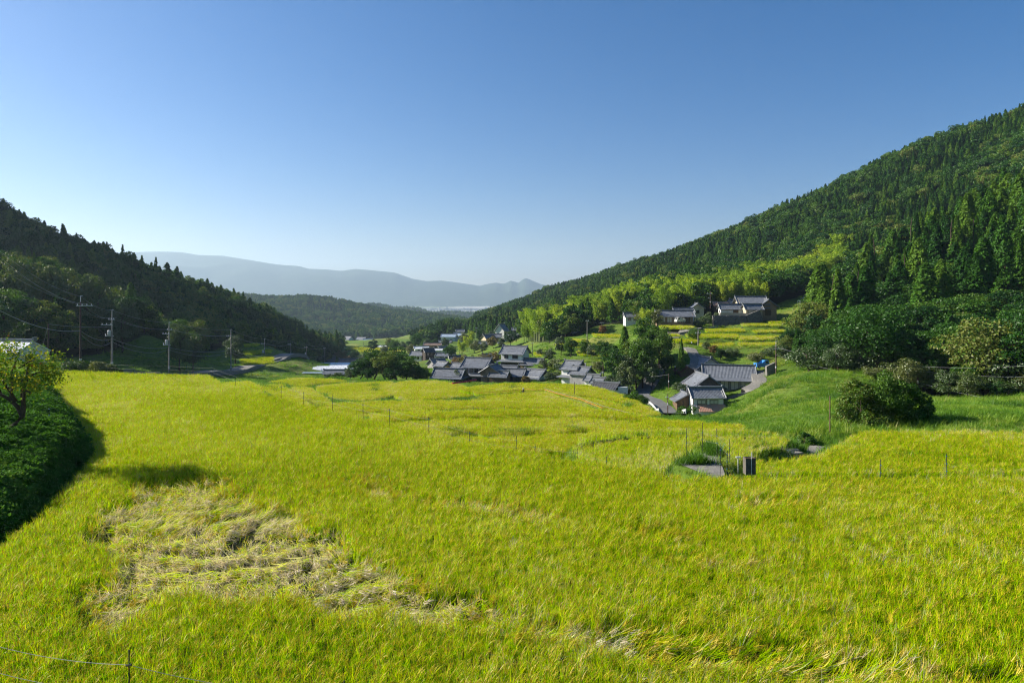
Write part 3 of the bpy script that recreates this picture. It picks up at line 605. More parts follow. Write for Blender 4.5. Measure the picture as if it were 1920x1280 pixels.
def wood_pts(poly, sp):
    pa = np.array(poly); x0, y0 = pa.min(0); x1, y1 = pa.max(0)
    X, Y = np.meshgrid(np.arange(x0, x1, sp), np.arange(y0, y1, sp)); X = X.ravel() + rng.uniform(-.45, .45, X.size) * sp; Y = Y.ravel() + rng.uniform(-.45, .45, Y.size) * sp
    k = inside(poly, X, Y) & (np.abs(X) < Y * .98 + 30); return X[k], Y[k]
FOREST = []    # x, y, z, kind, H, region
BAMBOO = [(1238, 1432, 246, 300), (1400, 1585, 292, 348), (1000, 1120, 268, 340), (1120, 1232, 272, 350), (960, 1010, 300, 390)]
for reg, poly, sp in (('left', LEFT_WOOD, 4.6), ('right', RIGHT_WOOD, 4.4), ('mid', MID_WOOD, 8.5)):
    X, Y = wood_pts(poly, sp); Z = ground(X, Y, False); px = 960 + K * X / Y; pat = noise(X, Y, 26, 41); pat2 = noise(X, Y, 70, 42); u = rng.uniform(0, 1, len(X))
    ok = np.ones(len(X), bool)
    for nm, h, po, s_ in PAD:
        if nm[0] in 'UVWX': ok &= ~(inside(po, X, Y) | (seg_dist(po, X, Y) < 4))
    if reg == 'right':      # fewer, larger trees in the stand nearest the grass slope
        ok &= ~(((Y < 205) & (px > 1480) | (Y < 250) & (px > 1620)) & (rng.uniform(0, 1, len(X)) < .48))
    for i in np.where(ok)[0]:
        if reg == 'left': kind = 'cedar' if (u[i] < .22 + .25 * (pat[i] > .3)) else 'broad'; H = rng.uniform(7, 14.5) if kind == 'cedar' else rng.uniform(5.5, 11.5)
        elif reg == 'mid': kind = 'cedar' if pat[i] + .3 > 0 and u[i] < .7 else 'broad'; H = rng.uniform(10, 15)
        else:
            front = (Y[i] < 205 and px[i] > 1480) or (Y[i] < 250 and px[i] > 1620)
            kind = ('broad' if u[i] < (.85 if Y[i] < 158 else .32) else 'cedar') if front else ('broad' if (pat[i] > .42 or u[i] < .08 or (Y[i] < 400 and pat2[i] > .2)) else 'cedar')
            H = (rng.uniform(6.5, 12) if Y[i] < 160 else rng.uniform(14, 22) if kind == 'cedar' else rng.uniform(9, 14)) if front else rng.uniform(8.5, 13)
            for a, b_, c_, d_ in BAMBOO:
                if a < px[i] < b_ and c_ < Y[i] < d_ and u[i] > (.14 if a > 1237 else .5): kind = 'bamboo'; H = rng.uniform(10, 15.5)
            if 1690 < px[i] < 1870 and 255 < Y[i] < 300 and pat2[i] > -2: kind = 'autumn' if u[i] < .8 else 'broad'; H = rng.uniform(3, 5)
        FOREST.append((X[i], Y[i], Z[i], kind, H, reg))
inview = [i for i, f in enumerate(FOREST) if abs(f[0] / f[1]) < .77]
score = sorted(inview, key=lambda i: -(FOREST[i][4] / FOREST[i][1]))
LAB = {('left', 'cedar'): ('dark conifer rising from the shaded wood behind the power poles', 'conifers of the shaded wood'), ('left', 'broad'): ('rounded dark broadleaf tree in the shaded wood behind the power poles', 'broadleaf trees of the shaded wood'),
       ('right', 'cedar'): ('dense green conifer on the sunlit mountain slope above the terraces', 'conifers of the sunlit slope'), ('right', 'broad'): ('bushy evergreen broadleaf tree on the sunlit mountain slope', 'broadleaf trees of the sunlit slope'),
       ('right', 'bamboo'): ('bright feathery bamboo clump at the foot of the sunlit slope', 'bamboo of the sunlit slope'), ('right', 'autumn'): ('brownish low tree in the dry patch high on the slope', 'brown trees of the dry patch'),
       ('mid', 'cedar'): ('conifer on the hill across the valley', 'trees across the valley'), ('mid', 'broad'): ('broadleaf on the hill across the valley', 'trees across the valley')}
quota = {('left', 'cedar'): 45, ('left', 'broad'): 75, ('right', 'cedar'): 75, ('right', 'broad'): 70, ('right', 'bamboo'): 36, ('right', 'autumn'): 60}
def say(lb, x, y, H, reg, kind):
    px = 960 + K * x / y; size = 'tall' if H > 11.2 else 'low' if H < 8.2 else 'middling'
    if reg == 'left': where = 'at the foot of the shaded wood' if y < 190 else 'beside the little green terraces' if px > 400 else 'high in the shaded wood'
    else: where = 'above the grassy slope and its brown pole' if px > 1490 and y < 165 else 'in the stand rising over the grassy slope' if px > 1490 and y < 245 else 'behind the long low farmhouse' if 1180 < px < 1335 else 'behind the large terrace farmhouse' if 1335 <= px < 1500 else 'over the small terraces' if 1020 < px <= 1180 else 'on the high sunlit slope'
    w = {'cedar': 'pointed conifer', 'broad': 'rounded broadleaf tree', 'bamboo': 'feathery bamboo clump', 'autumn': 'brownish tree'}[kind]
    return '%s %s %s' % (size, w, where)
single = set()
for i in score:
    f = FOREST[i]; key = (f[5], f[3])
    if quota.get(key, 0) > 0: quota[key] -= 1; single.add(i)
for i in single:
    x, y, z, kind, H, reg = FOREST[i]; lb, gr = LAB[(reg, kind)]; lb = say(lb, x, y, H, reg, kind); tree(kind, x, y, H, lb, gr, random.uniform(.95, 1.4), z)
protos('forest', [t[1] for k in ('cedar', 'broad', 'bamboo') for t in TREE[(k, False)]])      # 0-2, 3-6, 7-9
for reg, lb in (('left', 'shaded dark green wood covering the hill behind the road'), ('right', 'sunlit conifer forest covering the tall mountain slope'), ('mid', 'hazy wooded hill across the valley')):
    F = [f for i, f in enumerate(FOREST) if f[5] == reg and i not in single]; n = len(F)
    pos = np.array([f[:3] for f in F]); kk = [f[3] for f in F]; hh = np.array([f[4] for f in F])
    h0 = np.array([{'cedar': 12., 'broad': 9., 'bamboo': 11., 'autumn': 9.}[k] for k in kk]); s = hh / h0; w = rng.uniform(.95, 1.35, n)
    idx = np.array([{'cedar': 0, 'broad': 3, 'bamboo': 7, 'autumn': 3}[k] + random.randrange({'cedar': 3, 'broad': 4, 'bamboo': 3, 'autumn': 4}[k]) for k in kk])
    pos[:, 2] -= .3
    scatter('forest', lb, 'forest', pos, np.stack([np.zeros(n), np.zeros(n), rng.uniform(0, 6.28, n)], -1), np.stack([s * w, s * w, s], -1), idx, rng.uniform(0, 1, n))

# wooded low hills on the plain
X = rng.uniform(-2400, 700, 60000); Y = rng.uniform(1900, 4200, 60000); Z = ground(X, Y, False); k = (Z > -88) & (np.abs(X) < .8 * Y); X, Y, Z = X[k][:11000], Y[k][:11000], Z[k][:11000]; n = len(X); s = rng.uniform(.8, 1.25, n)
scatter('far_wood', 'hazy dark woods on the low hills before the plain', 'forest', np.stack([X, Y, Z - 1], -1), np.stack([np.zeros(n), np.zeros(n), rng.uniform(0, 6.28, n)], -1), np.stack([s * 1.5, s * 1.5, s], -1), rng.integers(0, 7, n), rng.uniform(0, 1, n))
# ------------------------------------------------------------------ grass, weeds, ground cover
def open_ground(X, Y, margin=.15):
    ok = ~wooded(X, Y)
    for nm, h, po, s_ in PAD: ok &= ~inside(po, X, Y)
    for lv, po, w in FLAT: ok &= ~inside(po, X, Y)
    for line, hw in ROADS: ok &= seg_dist(line, X, Y, False) > hw
    return ok
ROADS = [([XY(p, d) for p, d in ((1262, 106), (1252, 114), (1254, 121), (1262, 127), (1250, 134), (1224, 141), (1205, 147), (1198, 153), (1216, 160), (1240, 168))], 2.0),
         ([XY(p, d) for p, d in ((200, 118), (300, 152), (400, 178), (460, 198), (520, 226), (560, 255), (600, 330), (622, 430))], 2.6),
         ([XY(p, d) for p, d in ((1283, 176), (1296, 172), (1305, 166), (1302, 160))], 1.3),
         ([XY(p, d) for p, d in ((1340, 232), (1312, 226), (1303, 220), (1307, 213), (1270, 202), (1262, 194))], 1.5),
         ([XY(p, d) for p, d in ((1370, 142), (1400, 139), (1425, 144), (1420, 152))], 1.4),
         ([XY(p, d) for p, d in ((1466, 48), (1490, 46.5), (1520, 47.5), (1532, 50))], .5)]
n = 90000; d = np.exp(rng.uniform(math.log(13), math.log(270), n)); px = rng.uniform(-150, 2080, n); X = (px - 960) / K * d; Y = d
bank = (X < -14) & (Y < 64) & (Y > 12)
k = open_ground(X, Y) & ~(bank & (X < -.45 * Y)) & (rng.uniform(0, 1, n) < np.clip(1.1 - 0 * d, 0, 1)); X, Y, px = X[k], Y[k], px[k]; n = len(X); Z = ground(X, Y)
nz = noise(X, Y, 11, 51); s = .6 * (Y / 40) ** .62 * rng.uniform(.6, 1.35, n) * (1 + 1.0 * np.clip(noise(X, Y, 4, 52), -.3, 1))
tint = .40 + .34 * nz + .16 * noise(X, Y, 2.5, 53) + rng.normal(0, .07, n) + .12 * ((px > 1360) & (px < 1500) & (Y > 95) & (Y < 150)) + .10 * ((Y > 150) & (px > 1200))
scatter('grass', 'rough green and straw coloured grass on the banks and slopes', 'grass', np.stack([X, Y, Z - .03], -1), np.stack([np.zeros(n), np.zeros(n), rng.uniform(0, 6.28, n)], -1), np.stack([s * 1.3, s * 1.3, s * np.minimum(1, (45 / Y) ** .42)], -1), rng.integers(0, 4, n), np.clip(tint, 0.02, 1))
n = 9000; d = rng.uniform(50, 128, n); px = rng.uniform(1330, 2000, n); X = (px - 960) / K * d; Y = d; k = open_ground(X, Y) & (noise(X, Y, 7, 57) > rng.uniform(-.25, .7, n)); X, Y = X[k], Y[k]; n = len(X); s = rng.uniform(.8, 2.0, n) * (Y / 60) ** .4
scatter('weed_clumps', 'tall weed clumps scattered over the grassy slope', 'grass', np.stack([X, Y, ground(X, Y) - .05], -1), np.stack([np.zeros(n), np.zeros(n), rng.uniform(0, 6.28, n)], -1), np.stack([s, s, s * .9], -1), rng.integers(0, 4, n), np.clip(.35 + .5 * noise(X, Y, 9, 58) + rng.normal(0, .12, n), 0, 1))
# leafy creeper on the bank beside the persimmon
X = rng.uniform(-62, -13, 60000); Y = rng.uniform(13, 62, 60000)
k = open_ground(X, Y) & (X < -.42 * Y) & (X > -1.0 * Y - 6) & (rng.uniform(0, 1, 60000) < np.clip(34 / Y, 0, 1)); X, Y = X[k], Y[k]; n = len(X); Z = ground(X, Y); s = rng.uniform(.4, 1.0, n) * (1 + .6 * np.clip(noise(X, Y, 1.6, 59), -.4, 1))
scatter('creeper', 'leafy green creeper covering the shaded bank beside the rice', 'cover', np.stack([X, Y, Z], -1), np.stack([rng.normal(0, .2, n), rng.normal(0, .2, n), rng.uniform(0, 6.28, n)], -1), np.stack([s, s, s], -1), rng.integers(0, 4, n), np.clip(.45 + .3 * noise(X, Y, 4, 55) + rng.normal(0, .1, n), 0, 1))
# tall weeds along paddy corners (dark clumps): pixel, level, half sizes in px
WX = []
for px0, py0, h, wx, wy, cnt in ((858, 807, 12.3, 20, 2.5, 70), (945, 809, 12.3, 38, 2, 100), (990, 808, 12.3, 20, 2, 50), (1078, 804, 12.3, 16, 1.6, 50), (728, 741, 15.4, 24, 2.2, 90), (872, 740, 15.6, 30, 2.4, 110), (1428, 834, 9.9, 18, 5, 80), (1485, 828, 10.2, 22, 7, 110), (1248, 869, 8.9, 12, 5, 60),
                              (1345, 856, 9.3, 22, 6, 90), (1300, 866, 8.9, 30, 3, 40), (442, 716, 9.6, 20, 4, 60), (520, 718, 12.0, 30, 5, 60), (455, 728, 9.6, 10, 4, 30), (640, 770, 9.6, 30, 3, 40), (590, 741, 13.0, 12, 9, 50), (1175, 765, 17.2, 12, 5, 40), (1010, 752, 15.2, 20, 2, 30), (870, 772, 12.6, 70, 3, 60), (910, 770, 12.8, 30, 2, 50), (960, 728, 17.0, 10, 2, 20), (700, 728, 17.6, 8, 8, 30), (615, 772, 9.4, 20, 3, 30), (1690, 850, 9.0, 14, 3, 20)):
    for _ in range(cnt): WX.append((px0 + rng.normal(0, wx * .55), py0 + rng.normal(0, wy * .6), h))
WX = np.array(WX); Yw = WX[:, 2] * K / (WX[:, 1] - HY); Xw = (WX[:, 0] - 960) / K * Yw; Zw = ground(Xw, Yw); n = len(Xw); s = rng.uniform(.8, 1.6, n) * (Yw / 45) ** .45
scatter('tall_weeds', 'dark green weeds growing in the corners between the paddies', 'grass', np.stack([Xw, Yw, Zw], -1), np.stack([np.zeros(n), np.zeros(n), rng.uniform(0, 6.28, n)], -1), np.stack([s, s, s], -1), rng.integers(0, 4, n), np.clip(rng.normal(.12, .1, n), 0, 1))

def ribbon(name, line, hw, mat, lift=.05, n=90, edge=None):
    """road surface laid on the ground along a plan polyline"""
    L = np.array(line); t = np.linspace(0, 1, len(L)); tt = np.linspace(0, 1, n)
    c = np.stack([np.interp(tt, t, L[:, 0]), np.interp(tt, t, L[:, 1])], -1)
    for _ in range(6): c[1:-1] = (c[:-2] + 2 * c[1:-1] + c[2:]) / 4
    tan = np.gradient(c, axis=0); tan /= np.linalg.norm(tan, axis=1)[:, None]; nr = np.stack([tan[:, 1], -tan[:, 0]], -1); z = ground(c[:, 0], c[:, 1])
    zz = np.maximum.reduce([z] + [ground(c[:, 0] + nr[:, 0] * hw * s, c[:, 1] + nr[:, 1] * hw * s) for s in (-1, -.5, .5, 1)])
    for _ in range(2): zz[1:-1] = np.maximum(zz[1:-1], (zz[:-2] + zz[2:]) / 2)
    zz = zz + lift
    v = []; 
    for s, dz in ((-1.05, -1.2), (-1, 0), (0, .03), (1, 0), (1.05, -1.2)): v.append(np.column_stack([c + nr * hw * s, zz + dz]))
    v = np.stack(v, 1).reshape(-1, 3); i = np.arange(n)[:-1, None] * 5
    q = np.concatenate([i + np.array([[j, j + 1, j + 6, j + 5]]) for j in range(4)])
    tag(obj(name, mesh_np(name, v, [q], (mat,))), kind='structure')
    return c, nr, zz
road_c, road_n, road_z = ribbon('village_lane', *ROADS[0], M['road'])
ribbon('valley_road', *ROADS[1], M['concrete']); ribbon('footpath', *ROADS[2], M['concrete']); ribbon('terrace_lane', *ROADS[3], M['concrete']); ribbon('house_drive', *ROADS[4], M['concrete']); ribbon('field_path', *ROADS[5], M['concrete'])
fp = np.array(FLAT[0][1]); cc = fp.mean(0); pv = np.vstack([np.column_stack([cc + (fp - cc) * .93, np.full(len(fp), FLAT[0][0] + .03)]), [[*cc, FLAT[0][0] + .04]]])
tag(obj('paved_turning', mesh_np('paved_turning', pv, [[(len(fp), i, (i + 1) % len(fp)) for i in range(len(fp))]], (M['concrete'],))), kind='structure')
# ------------------------------------------------------------------ houses
M['tile'] = surf('roof_tile', (.15, .162, .185), .45, .35, 1.5, spec=.5)
M['tile_dark'] = surf('roof_tile_dark', (.06, .062, .07), .55, .35, 1.5, spec=.4)
M['tile_brown'] = surf('roof_tile_brown', (.20, .14, .11), .6, .4, 1.2)
M['ridge'] = surf('ridge_tile', (.17, .18, .20), .45, .3, 2, spec=.5)
M['plaster'] = surf('plaster', (.70, .70, .68), .85, .16, .9, bump=.1)
M['cream'] = surf('cream_wall', (.50, .43, .30), .85, .25, .9, bump=.1)
M['brownwall'] = surf('earth_wall', (.28, .20, .13), .9, .3, .9, bump=.2)
M['greywall'] = surf('grey_wall', (.30, .29, .29), .85, .25, .9)
M['wood'] = surf('weathered_wood', (.13, .085, .05), .8, .4, 3, bump=.3)
M['darkwood'] = surf('dark_boards', (.045, .035, .03), .8, .4, 3, bump=.3)
M['mauve'] = surf('mauve_boards', (.16, .12, .12), .8, .3, 3)
M['glass'] = surf('window_glass', (.03, .035, .04), .12, .2, 1, spec=.8)
M['shoji'] = surf('paper_panel', (.55, .52, .47), .7, .1, 1)
M['frame'] = surf('window_frame', (.09, .07, .055), .6, .3, 3)
M['rust'] = surf('rusty_sheet', (.42, .20, .13), .75, .5, 1.4, col2=(.30, .22, .18), bump=.2)
M['redroof'] = surf('oxide_sheet', (.12, .035, .03), .7, .4, 1.4)
M['bluesheet'] = surf('blue_sheet', (.30, .38, .48), .5, .2, 1.2)
M['stone'] = surf('stone', (.16, .15, .135), .9, .55, 1.1, bump=.8, bscale=3)
M['film'] = surf('greenhouse_film', (.68, .70, .72), .35, .15, .7, spec=.5)
M['green_net'] = surf('green_net', (.12, .30, .20), .8, .3, 2)
M['steel'] = surf('galvanised_steel', (.55, .56, .57), .45, .2, 2, metal=.3)
M['white_paint'] = surf('white_paint', (.62, .62, .60), .5, .15, 2)

def roof_slopes(L, W, hr, zb, ov, rib, curve=.16, th=.14):
    """two ribbed tile slopes of a gable roof, ridge along x; eave overhang ov"""
    half = W / 2 + ov; xs = np.arange(-L / 2 - ov, L / 2 + ov + 1e-6, rib); rows = 6; mb = MB()
    if len(xs) < 3: xs = np.linspace(-L / 2 - ov, L / 2 + ov, 3)
    for sgn in (-1, 1):
        v = []
        for j in range(rows):
            t = j / (rows - 1); y = sgn * half * t; drop = (hr * half / (W / 2)) * (t - curve * math.sin(math.pi * t) * -.5)
            v.append(np.column_stack([xs, np.full(len(xs), y), zb + hr - drop + .045 * (np.arange(len(xs)) % 2) + .02 * (j % 2)]))
        up = np.stack(v); lowr = up[-1:].copy(); lowr[..., 2] -= th; und = up[:1].copy(); und[..., 2] -= th
        al = np.concatenate([up, lowr, und]).reshape(-1, 3); nx = len(xs); i = np.arange((rows + 2) * nx).reshape(rows + 2, nx)
        q = np.stack([i[:-1, :-1], i[:-1, 1:], i[1:, 1:], i[1:, :-1]], -1).reshape(-1, 4)
        if sgn > 0: q = q[:, ::-1]
        ends = []
        for e in (0, nx - 1):
            for j in range(rows - 1): 
                a, b = i[j, e], i[j + 1, e]; ends.append((a, b, i[rows, e], i[rows + 1, e]) if j == rows - 2 else (a, b, i[rows, e], i[rows, e]))
        mb.add(al, q, [(i[0, e], i[rows - 1, e], i[rows, e]) for e in (0, nx - 1)] + [(i[0, e], i[rows, e], i[rows + 1, e]) for e in (0, nx - 1)])
    return mb
def house(px, d, L, W, hw, hr, rz, label, wall='plaster', roof='tile', pz=None, skirt=None, lower=None, wins=(), ov=.65, rib=.15, group=None, name='house', cat='house', base=1.6, verge=True, gable=None, chim=False, xy=None):
    x, y = xy if xy else XY(px, d); z = gz(x, y) if pz is None else pz
    t = thing(name, label, cat, (x, y, z), R(rz), group)
    mb = MB(); a, b = L / 2, W / 2
    v = [(-a, -b, -base), (a, -b, -base), (a, b, -base), (-a, b, -base), (-a, -b, hw), (a, -b, hw), (a, b, hw), (-a, b, hw), (-a, 0, hw + hr - .06), (a, 0, hw + hr - .06)]
    mb.add(v, [(0, 1, 5, 4), (2, 3, 7, 6), (1, 2, 6, 5), (3, 0, 4, 7)], [(4, 8, 7), (5, 6, 9)]); wl_ = mb.build('wall', M[wall], t)
    if gable:
        mb = MB(); 
        for s in (-1, 1): mb.add([(s * (a + .03), -b * .92, hw + hr * .06), (s * (a + .03), b * .92, hw + hr * .06), (s * (a + .03), 0, hw + hr * .92)], (), [(0, 1, 2)])
        mb.build('gable_panel', M[gable], wl_)
    rf = roof_slopes(L, W, hr, hw, ov, rib).build('roof', M[roof], t)
    MB().box(-a - ov - .06, a + ov + .06, -.2, .2, hw + hr + .0, hw + hr + .3).box(-a - ov - .14, -a - ov + .2, -.24, .24, hw + hr + .1, hw + hr + .5).box(a + ov - .2, a + ov + .14, -.24, .24, hw + hr + .1, hw + hr + .5).build('ridge_cap', M['ridge'], rf)
    if verge:
        mb = MB(); sl = hr / b; 
        for sx in (-1, 1):
            for sy in (-1, 1):
                yy = b + ov - .05; mb.tube([(sx * (a + ov - .08), 0, hw + hr + .06), (sx * (a + ov - .08), sy * yy * .5, hw + hr - sl * yy * .5 - .0), (sx * (a + ov - .08), sy * yy, hw + hr - sl * yy + .03)], .13, 4)
        mb.build('verge', M['ridge'], rf)
    if lower:
        MB().box(-a - .03, a + .03, -b - .03, b + .03, -base, hw * lower).build('lower_boards', M['darkwood'], t)
    if skirt:
        zs, out = skirt; mb = MB(); o2 = out; q = []; vv = []
        for (ex, ey, zz) in ((a + .02, b + .02, zs + out * .42), (a + o2, b + o2, zs), (a + o2, b + o2, zs - .12), (a + .02, b + .02, zs - .05)): vv += [(-ex, -ey, zz), (ex, -ey, zz), (ex, ey, zz), (-ex, ey, zz)]
        for r_ in range(3):
            for k in range(4): q.append((r_ * 4 + k, r_ * 4 + (k + 1) % 4, r_ * 4 + 4 + (k + 1) % 4, r_ * 4 + 4 + k))
        mb.add(vv, [f[::-1] for f in q]); mb.build('pent_roof', M[roof], t)
    for (side, u, z0, w, h, kind) in wins:
        fr, pn = MB(), MB(); e = .05
        def bx(m_, u0, u1, z0_, z1_, dep):
            if side == 'f': m_.box(u0, u1, -b - dep, -b + .02, z0_, z1_)
            elif side == 'k': m_.box(u0, u1, b - .02, b + dep, z0_, z1_)
            elif side == 'l': m_.box(-a - dep, -a + .02, u0, u1, z0_, z1_)
            else: m_.box(a - .02, a + dep, u0, u1, z0_, z1_)
        bx(fr, u - w / 2 - .08, u + w / 2 + .08, z0 - .08, z0, .1); bx(fr, u - w / 2 - .08, u + w / 2 + .08, z0 + h, z0 + h + .08, .1)
        for k in ((-1, 0, 1) if w > 1.1 else (-1, 1)): bx(fr, u + k * w / 2 - .04, u + k * w / 2 + .04, z0, z0 + h, .09)
        bx(pn, u - w / 2 + .045, u + w / 2 - .045, z0 + .002, z0 + h - .002, .06)
        wn_ = fr.build('door' if kind == 'door' else 'window', M['frame'], t); pn.build('pane' if kind != 'door' else 'panel', M[{'glass': 'glass', 'shoji': 'shoji', 'door': 'wood'}[kind]], wn_)
    if chim: MB().tube([(a * .3, b * .3, hw + hr * .5), (a * .3, b * .3, hw + hr + .9)], .12, 6).box(a * .3 - .2, a * .3 + .2, b * .3 - .2, b * .3 + .2, hw + hr + .85, hw + hr + .98).build('flue', M['steel'], rf)
    return t
def lean(t, x0, x1, y0, y1, z0, z1, mat, name='lean_to_roof', posts=False):
    """mono-pitch roof piece on house t: from y0 (height z0) to y1 (height z1)"""
    mb = MB(); xs = np.arange(x0, x1 + .01, .16); n = len(xs); w = .03 * (np.arange(n) % 2)
    v = np.concatenate([np.column_stack([xs, np.full(n, yy), zz + w]) for yy, zz in ((y0, z0), (y1, z1))] + [np.column_stack([xs, np.full(n, yy), np.full(n, zz - .1)]) for yy, zz in ((y1, z1), (y0, z0))]); i = np.arange(4 * n).reshape(4, n)
    q = np.stack([i[:-1, :-1], i[:-1, 1:], i[1:, 1:], i[1:, :-1]], -1).reshape(-1, 4); mb.add(v, q, [(i[0, e], i[1, e], i[2, e]) for e in (0, n - 1)] + [(i[0, e], i[2, e], i[3, e]) for e in (0, n - 1)])
    return mb.build(name, M[mat], t)
FW = lambda L, z, h, n, w=1.5, k='glass': [('f', (i - (n - 1) / 2) * L / n, z, w, h, k) for i in range(n)]

def zat(py, d): return -(py - HY) / K * d
# --- homestead by the lane
h1 = house(1322, 134, 6.0, 4.2, 2.9, 1.45, 2, 'white plastered storehouse with grey tiled roof and salmon tin lean-to', 'plaster', pz=zat(768, 134), wins=[('f', -1.35, 1.55, 1.55, .62, 'shoji'), ('f', 1.05, 1.55, 1.55, .62, 'shoji'), ('r', 0, 1.2, .8, .8, 'glass')], rib=.14, ov=.45, name='storehouse', verge=True)
lean(h1, -2.2, 3.35, -2.1, -3.7, 1.40, .22, 'rust'); lean(h1, -3.25, -2.25, -2.1, -2.9, 1.40, 1.0, 'tile', 'porch_roof')
MB().box(-2.15, 3.2, -3.62, -3.54, -.9, .16).build('lean_to_wall', M['white_paint'], h1)
for s in (-2.98, -.35, 2.98): MB().box(s - .06, s + .06, -2.17, -2.08, .0, 2.9).build('post', M['wood'], h1)
h1b = house(1284, 136, 3.2, 4.0, 2.0, 1.1, 92, 'small tiled entrance wing with dark open doorway beside the storehouse', 'wood', pz=zat(766, 136), ov=.55, name='entrance_wing', wins=[('l', 0, .1, 1.4, 1.7, 'door')])
h2 = house(1317, 144, 7.0, 6.4, 2.6, 2.2, 93, 'tiled barn with dark mauve boarded gable between storehouse and main house', 'mauve', pz=zat(744, 144), ov=.8, rib=.15, name='barn', cat='barn', wins=[('l', .3, .4, 1.6, 1.8, 'door')])
h2b = house(1312, 139, 5.0, 3.4, 1.7, 1.2, 92, 'low tiled shed with upturned ridge behind the storehouse roof', 'wood', pz=zat(752, 139), ov=.5, name='shed', cat='shed')
h3 = house(1366, 153, 9.8, 7.2, 2.9, 2.35, -14, 'long main farmhouse with grey tiled roof and dark gable beside the drive', 'greywall', pz=zat(729, 153), skirt=(2.35, 1.25), ov=.9, gable='darkwood', name='farmhouse', wins=FW(8.5, .35, 1.75, 4, 1.6, 'shoji') + [('r', 0, .2, 3.0, 1.9, 'door'), ('r', 2.3, .8, 1.2, 1.0, 'glass')])
h4 = house(1318, 165, 7.4, 5.6, 5.0, 1.9, 100, 'two storey farmhouse wing with white upper wall and gabled blue grey roof', 'plaster', roof='tile', pz=zat(722, 165), skirt=(2.7, 1.1), ov=.8, name='farmhouse_wing', wins=[('l', -.4, 3.4, 1.5, 1.1, 'glass'), ('l', 1.6, 3.4, .9, 1.1, 'shoji'), ('l', -2, 3.4, .7, 1.1, 'shoji'), ('f', 1, 3.4, 1.5, 1.1, 'glass')])
house(1284, 160, 4.0, 3.4, 2.3, 1.0, 95, 'little shed with dark red sheet roof at the edge of the trees', 'wood', 'redroof', pz=zat(712, 160), ov=.4, rib=.3, name='shed', cat='shed', verge=False)
# --- big house on the stone terrace
x0, y0 = XY(1402, 250); 
h5 = house(1407, 252, 9.6, 8.0, 4.6, 2.5, -4, 'large farmhouse with broad grey tiled roof above a stone retaining wall', 'cream', pz=zat(592, 252), ov=.9, skirt=(2.8, 1.3), name='farmhouse', wins=FW(8, 3.35, .95, 3, 1.9) + FW(8, .4, 1.7, 3, 2.0, 'shoji'))
house(1434, 250, 5.2, 6.5, 3.7, 2.2, 94, 'earth coloured gabled wing attached beside the large terrace farmhouse', 'brownwall', pz=zat(592, 250), ov=.8, name='farmhouse_wing', wins=[('l', 0, .3, 2.2, 1.8, 'door')])
house(1369, 246, 7.5, 3.4, 2.4, 1.4, -2, 'low gatehouse with tiled roof and white gable above the stone wall', 'plaster', pz=zat(590, 246), ov=.6, name='gatehouse', wins=[('f', 1.5, .2, 1.8, 1.7, 'door'), ('l', 0, .8, .8, .8, 'glass')])
house(1410, 243, 6.0, 3.6, 2.3, 1.5, 6, 'tiled front annex with double gables before the large terrace farmhouse', 'cream', pz=zat(590, 243), ov=.6, name='annex', wins=FW(5, .5, 1.4, 2, 1.6, 'shoji'))
house(1372, 262, 6.5, 5, 3.6, 1.9, 60, 'tall storehouse with pale stepped roof ridge behind the gatehouse', 'plaster', pz=zat(588, 262), ov=.5, name='storehouse')
house(1352, 258, 6.0, 4, 3.3, 1.0, 0, 'rusty brown roofed shed behind the gatehouse', 'darkwood', 'rust', pz=zat(588, 258), ov=.4, rib=.3, name='shed', cat='shed', verge=False)
# --- long house and neighbours on the terraces
h6 = house(1264, 226, 11.2, 5.2, 2.5, 1.5, -1, 'long low farmhouse with a full width tiled roof beside the terrace lane', 'brownwall', pz=zat(605, 226), ov=.8, name='farmhouse', wins=FW(10.5, .3, 1.6, 5, 1.5, 'shoji') + [('f', 3.9, .0, 1.7, 1.9, 'door')])
house(1281, 232, 6.2, 4.5, 3.9, 1.2, -1, 'upper tiled roof block rising behind the long low farmhouse', 'plaster', pz=zat(606, 232), ov=.5, name='upper_block')
house(1306, 246, 4.4, 4.4, 3.0, 1.4, 86, 'small cream gabled house behind the clipped hedge', 'cream', pz=zat(592, 246), ov=.6, name='house', wins=[('l', 0, 1.0, 1.1, 1.0, 'glass')])
house(1183, 266, 5.2, 4.0, 2.4, 1.3, 4, 'small house with white edged gable under the bamboo', 'plaster', pz=zat(604, 266), ov=.5, wins=FW(4.5, .8, 1.0, 2, 1.2))
house(1199, 272, 3.6, 4.2, 2.8, 1.5, 88, 'narrow gabled shed next to the small house under the bamboo', 'plaster', pz=zat(604, 272), ov=.5, name='shed', cat='shed')
house(1078, 282, 2.4, 2.2, 1.6, .6, 8, 'tiny white roofed hut at the top of the small terraces', 'greywall', 'film', pz=zat(632, 282), ov=.3, rib=.3, name='hut', cat='hut', verge=False)
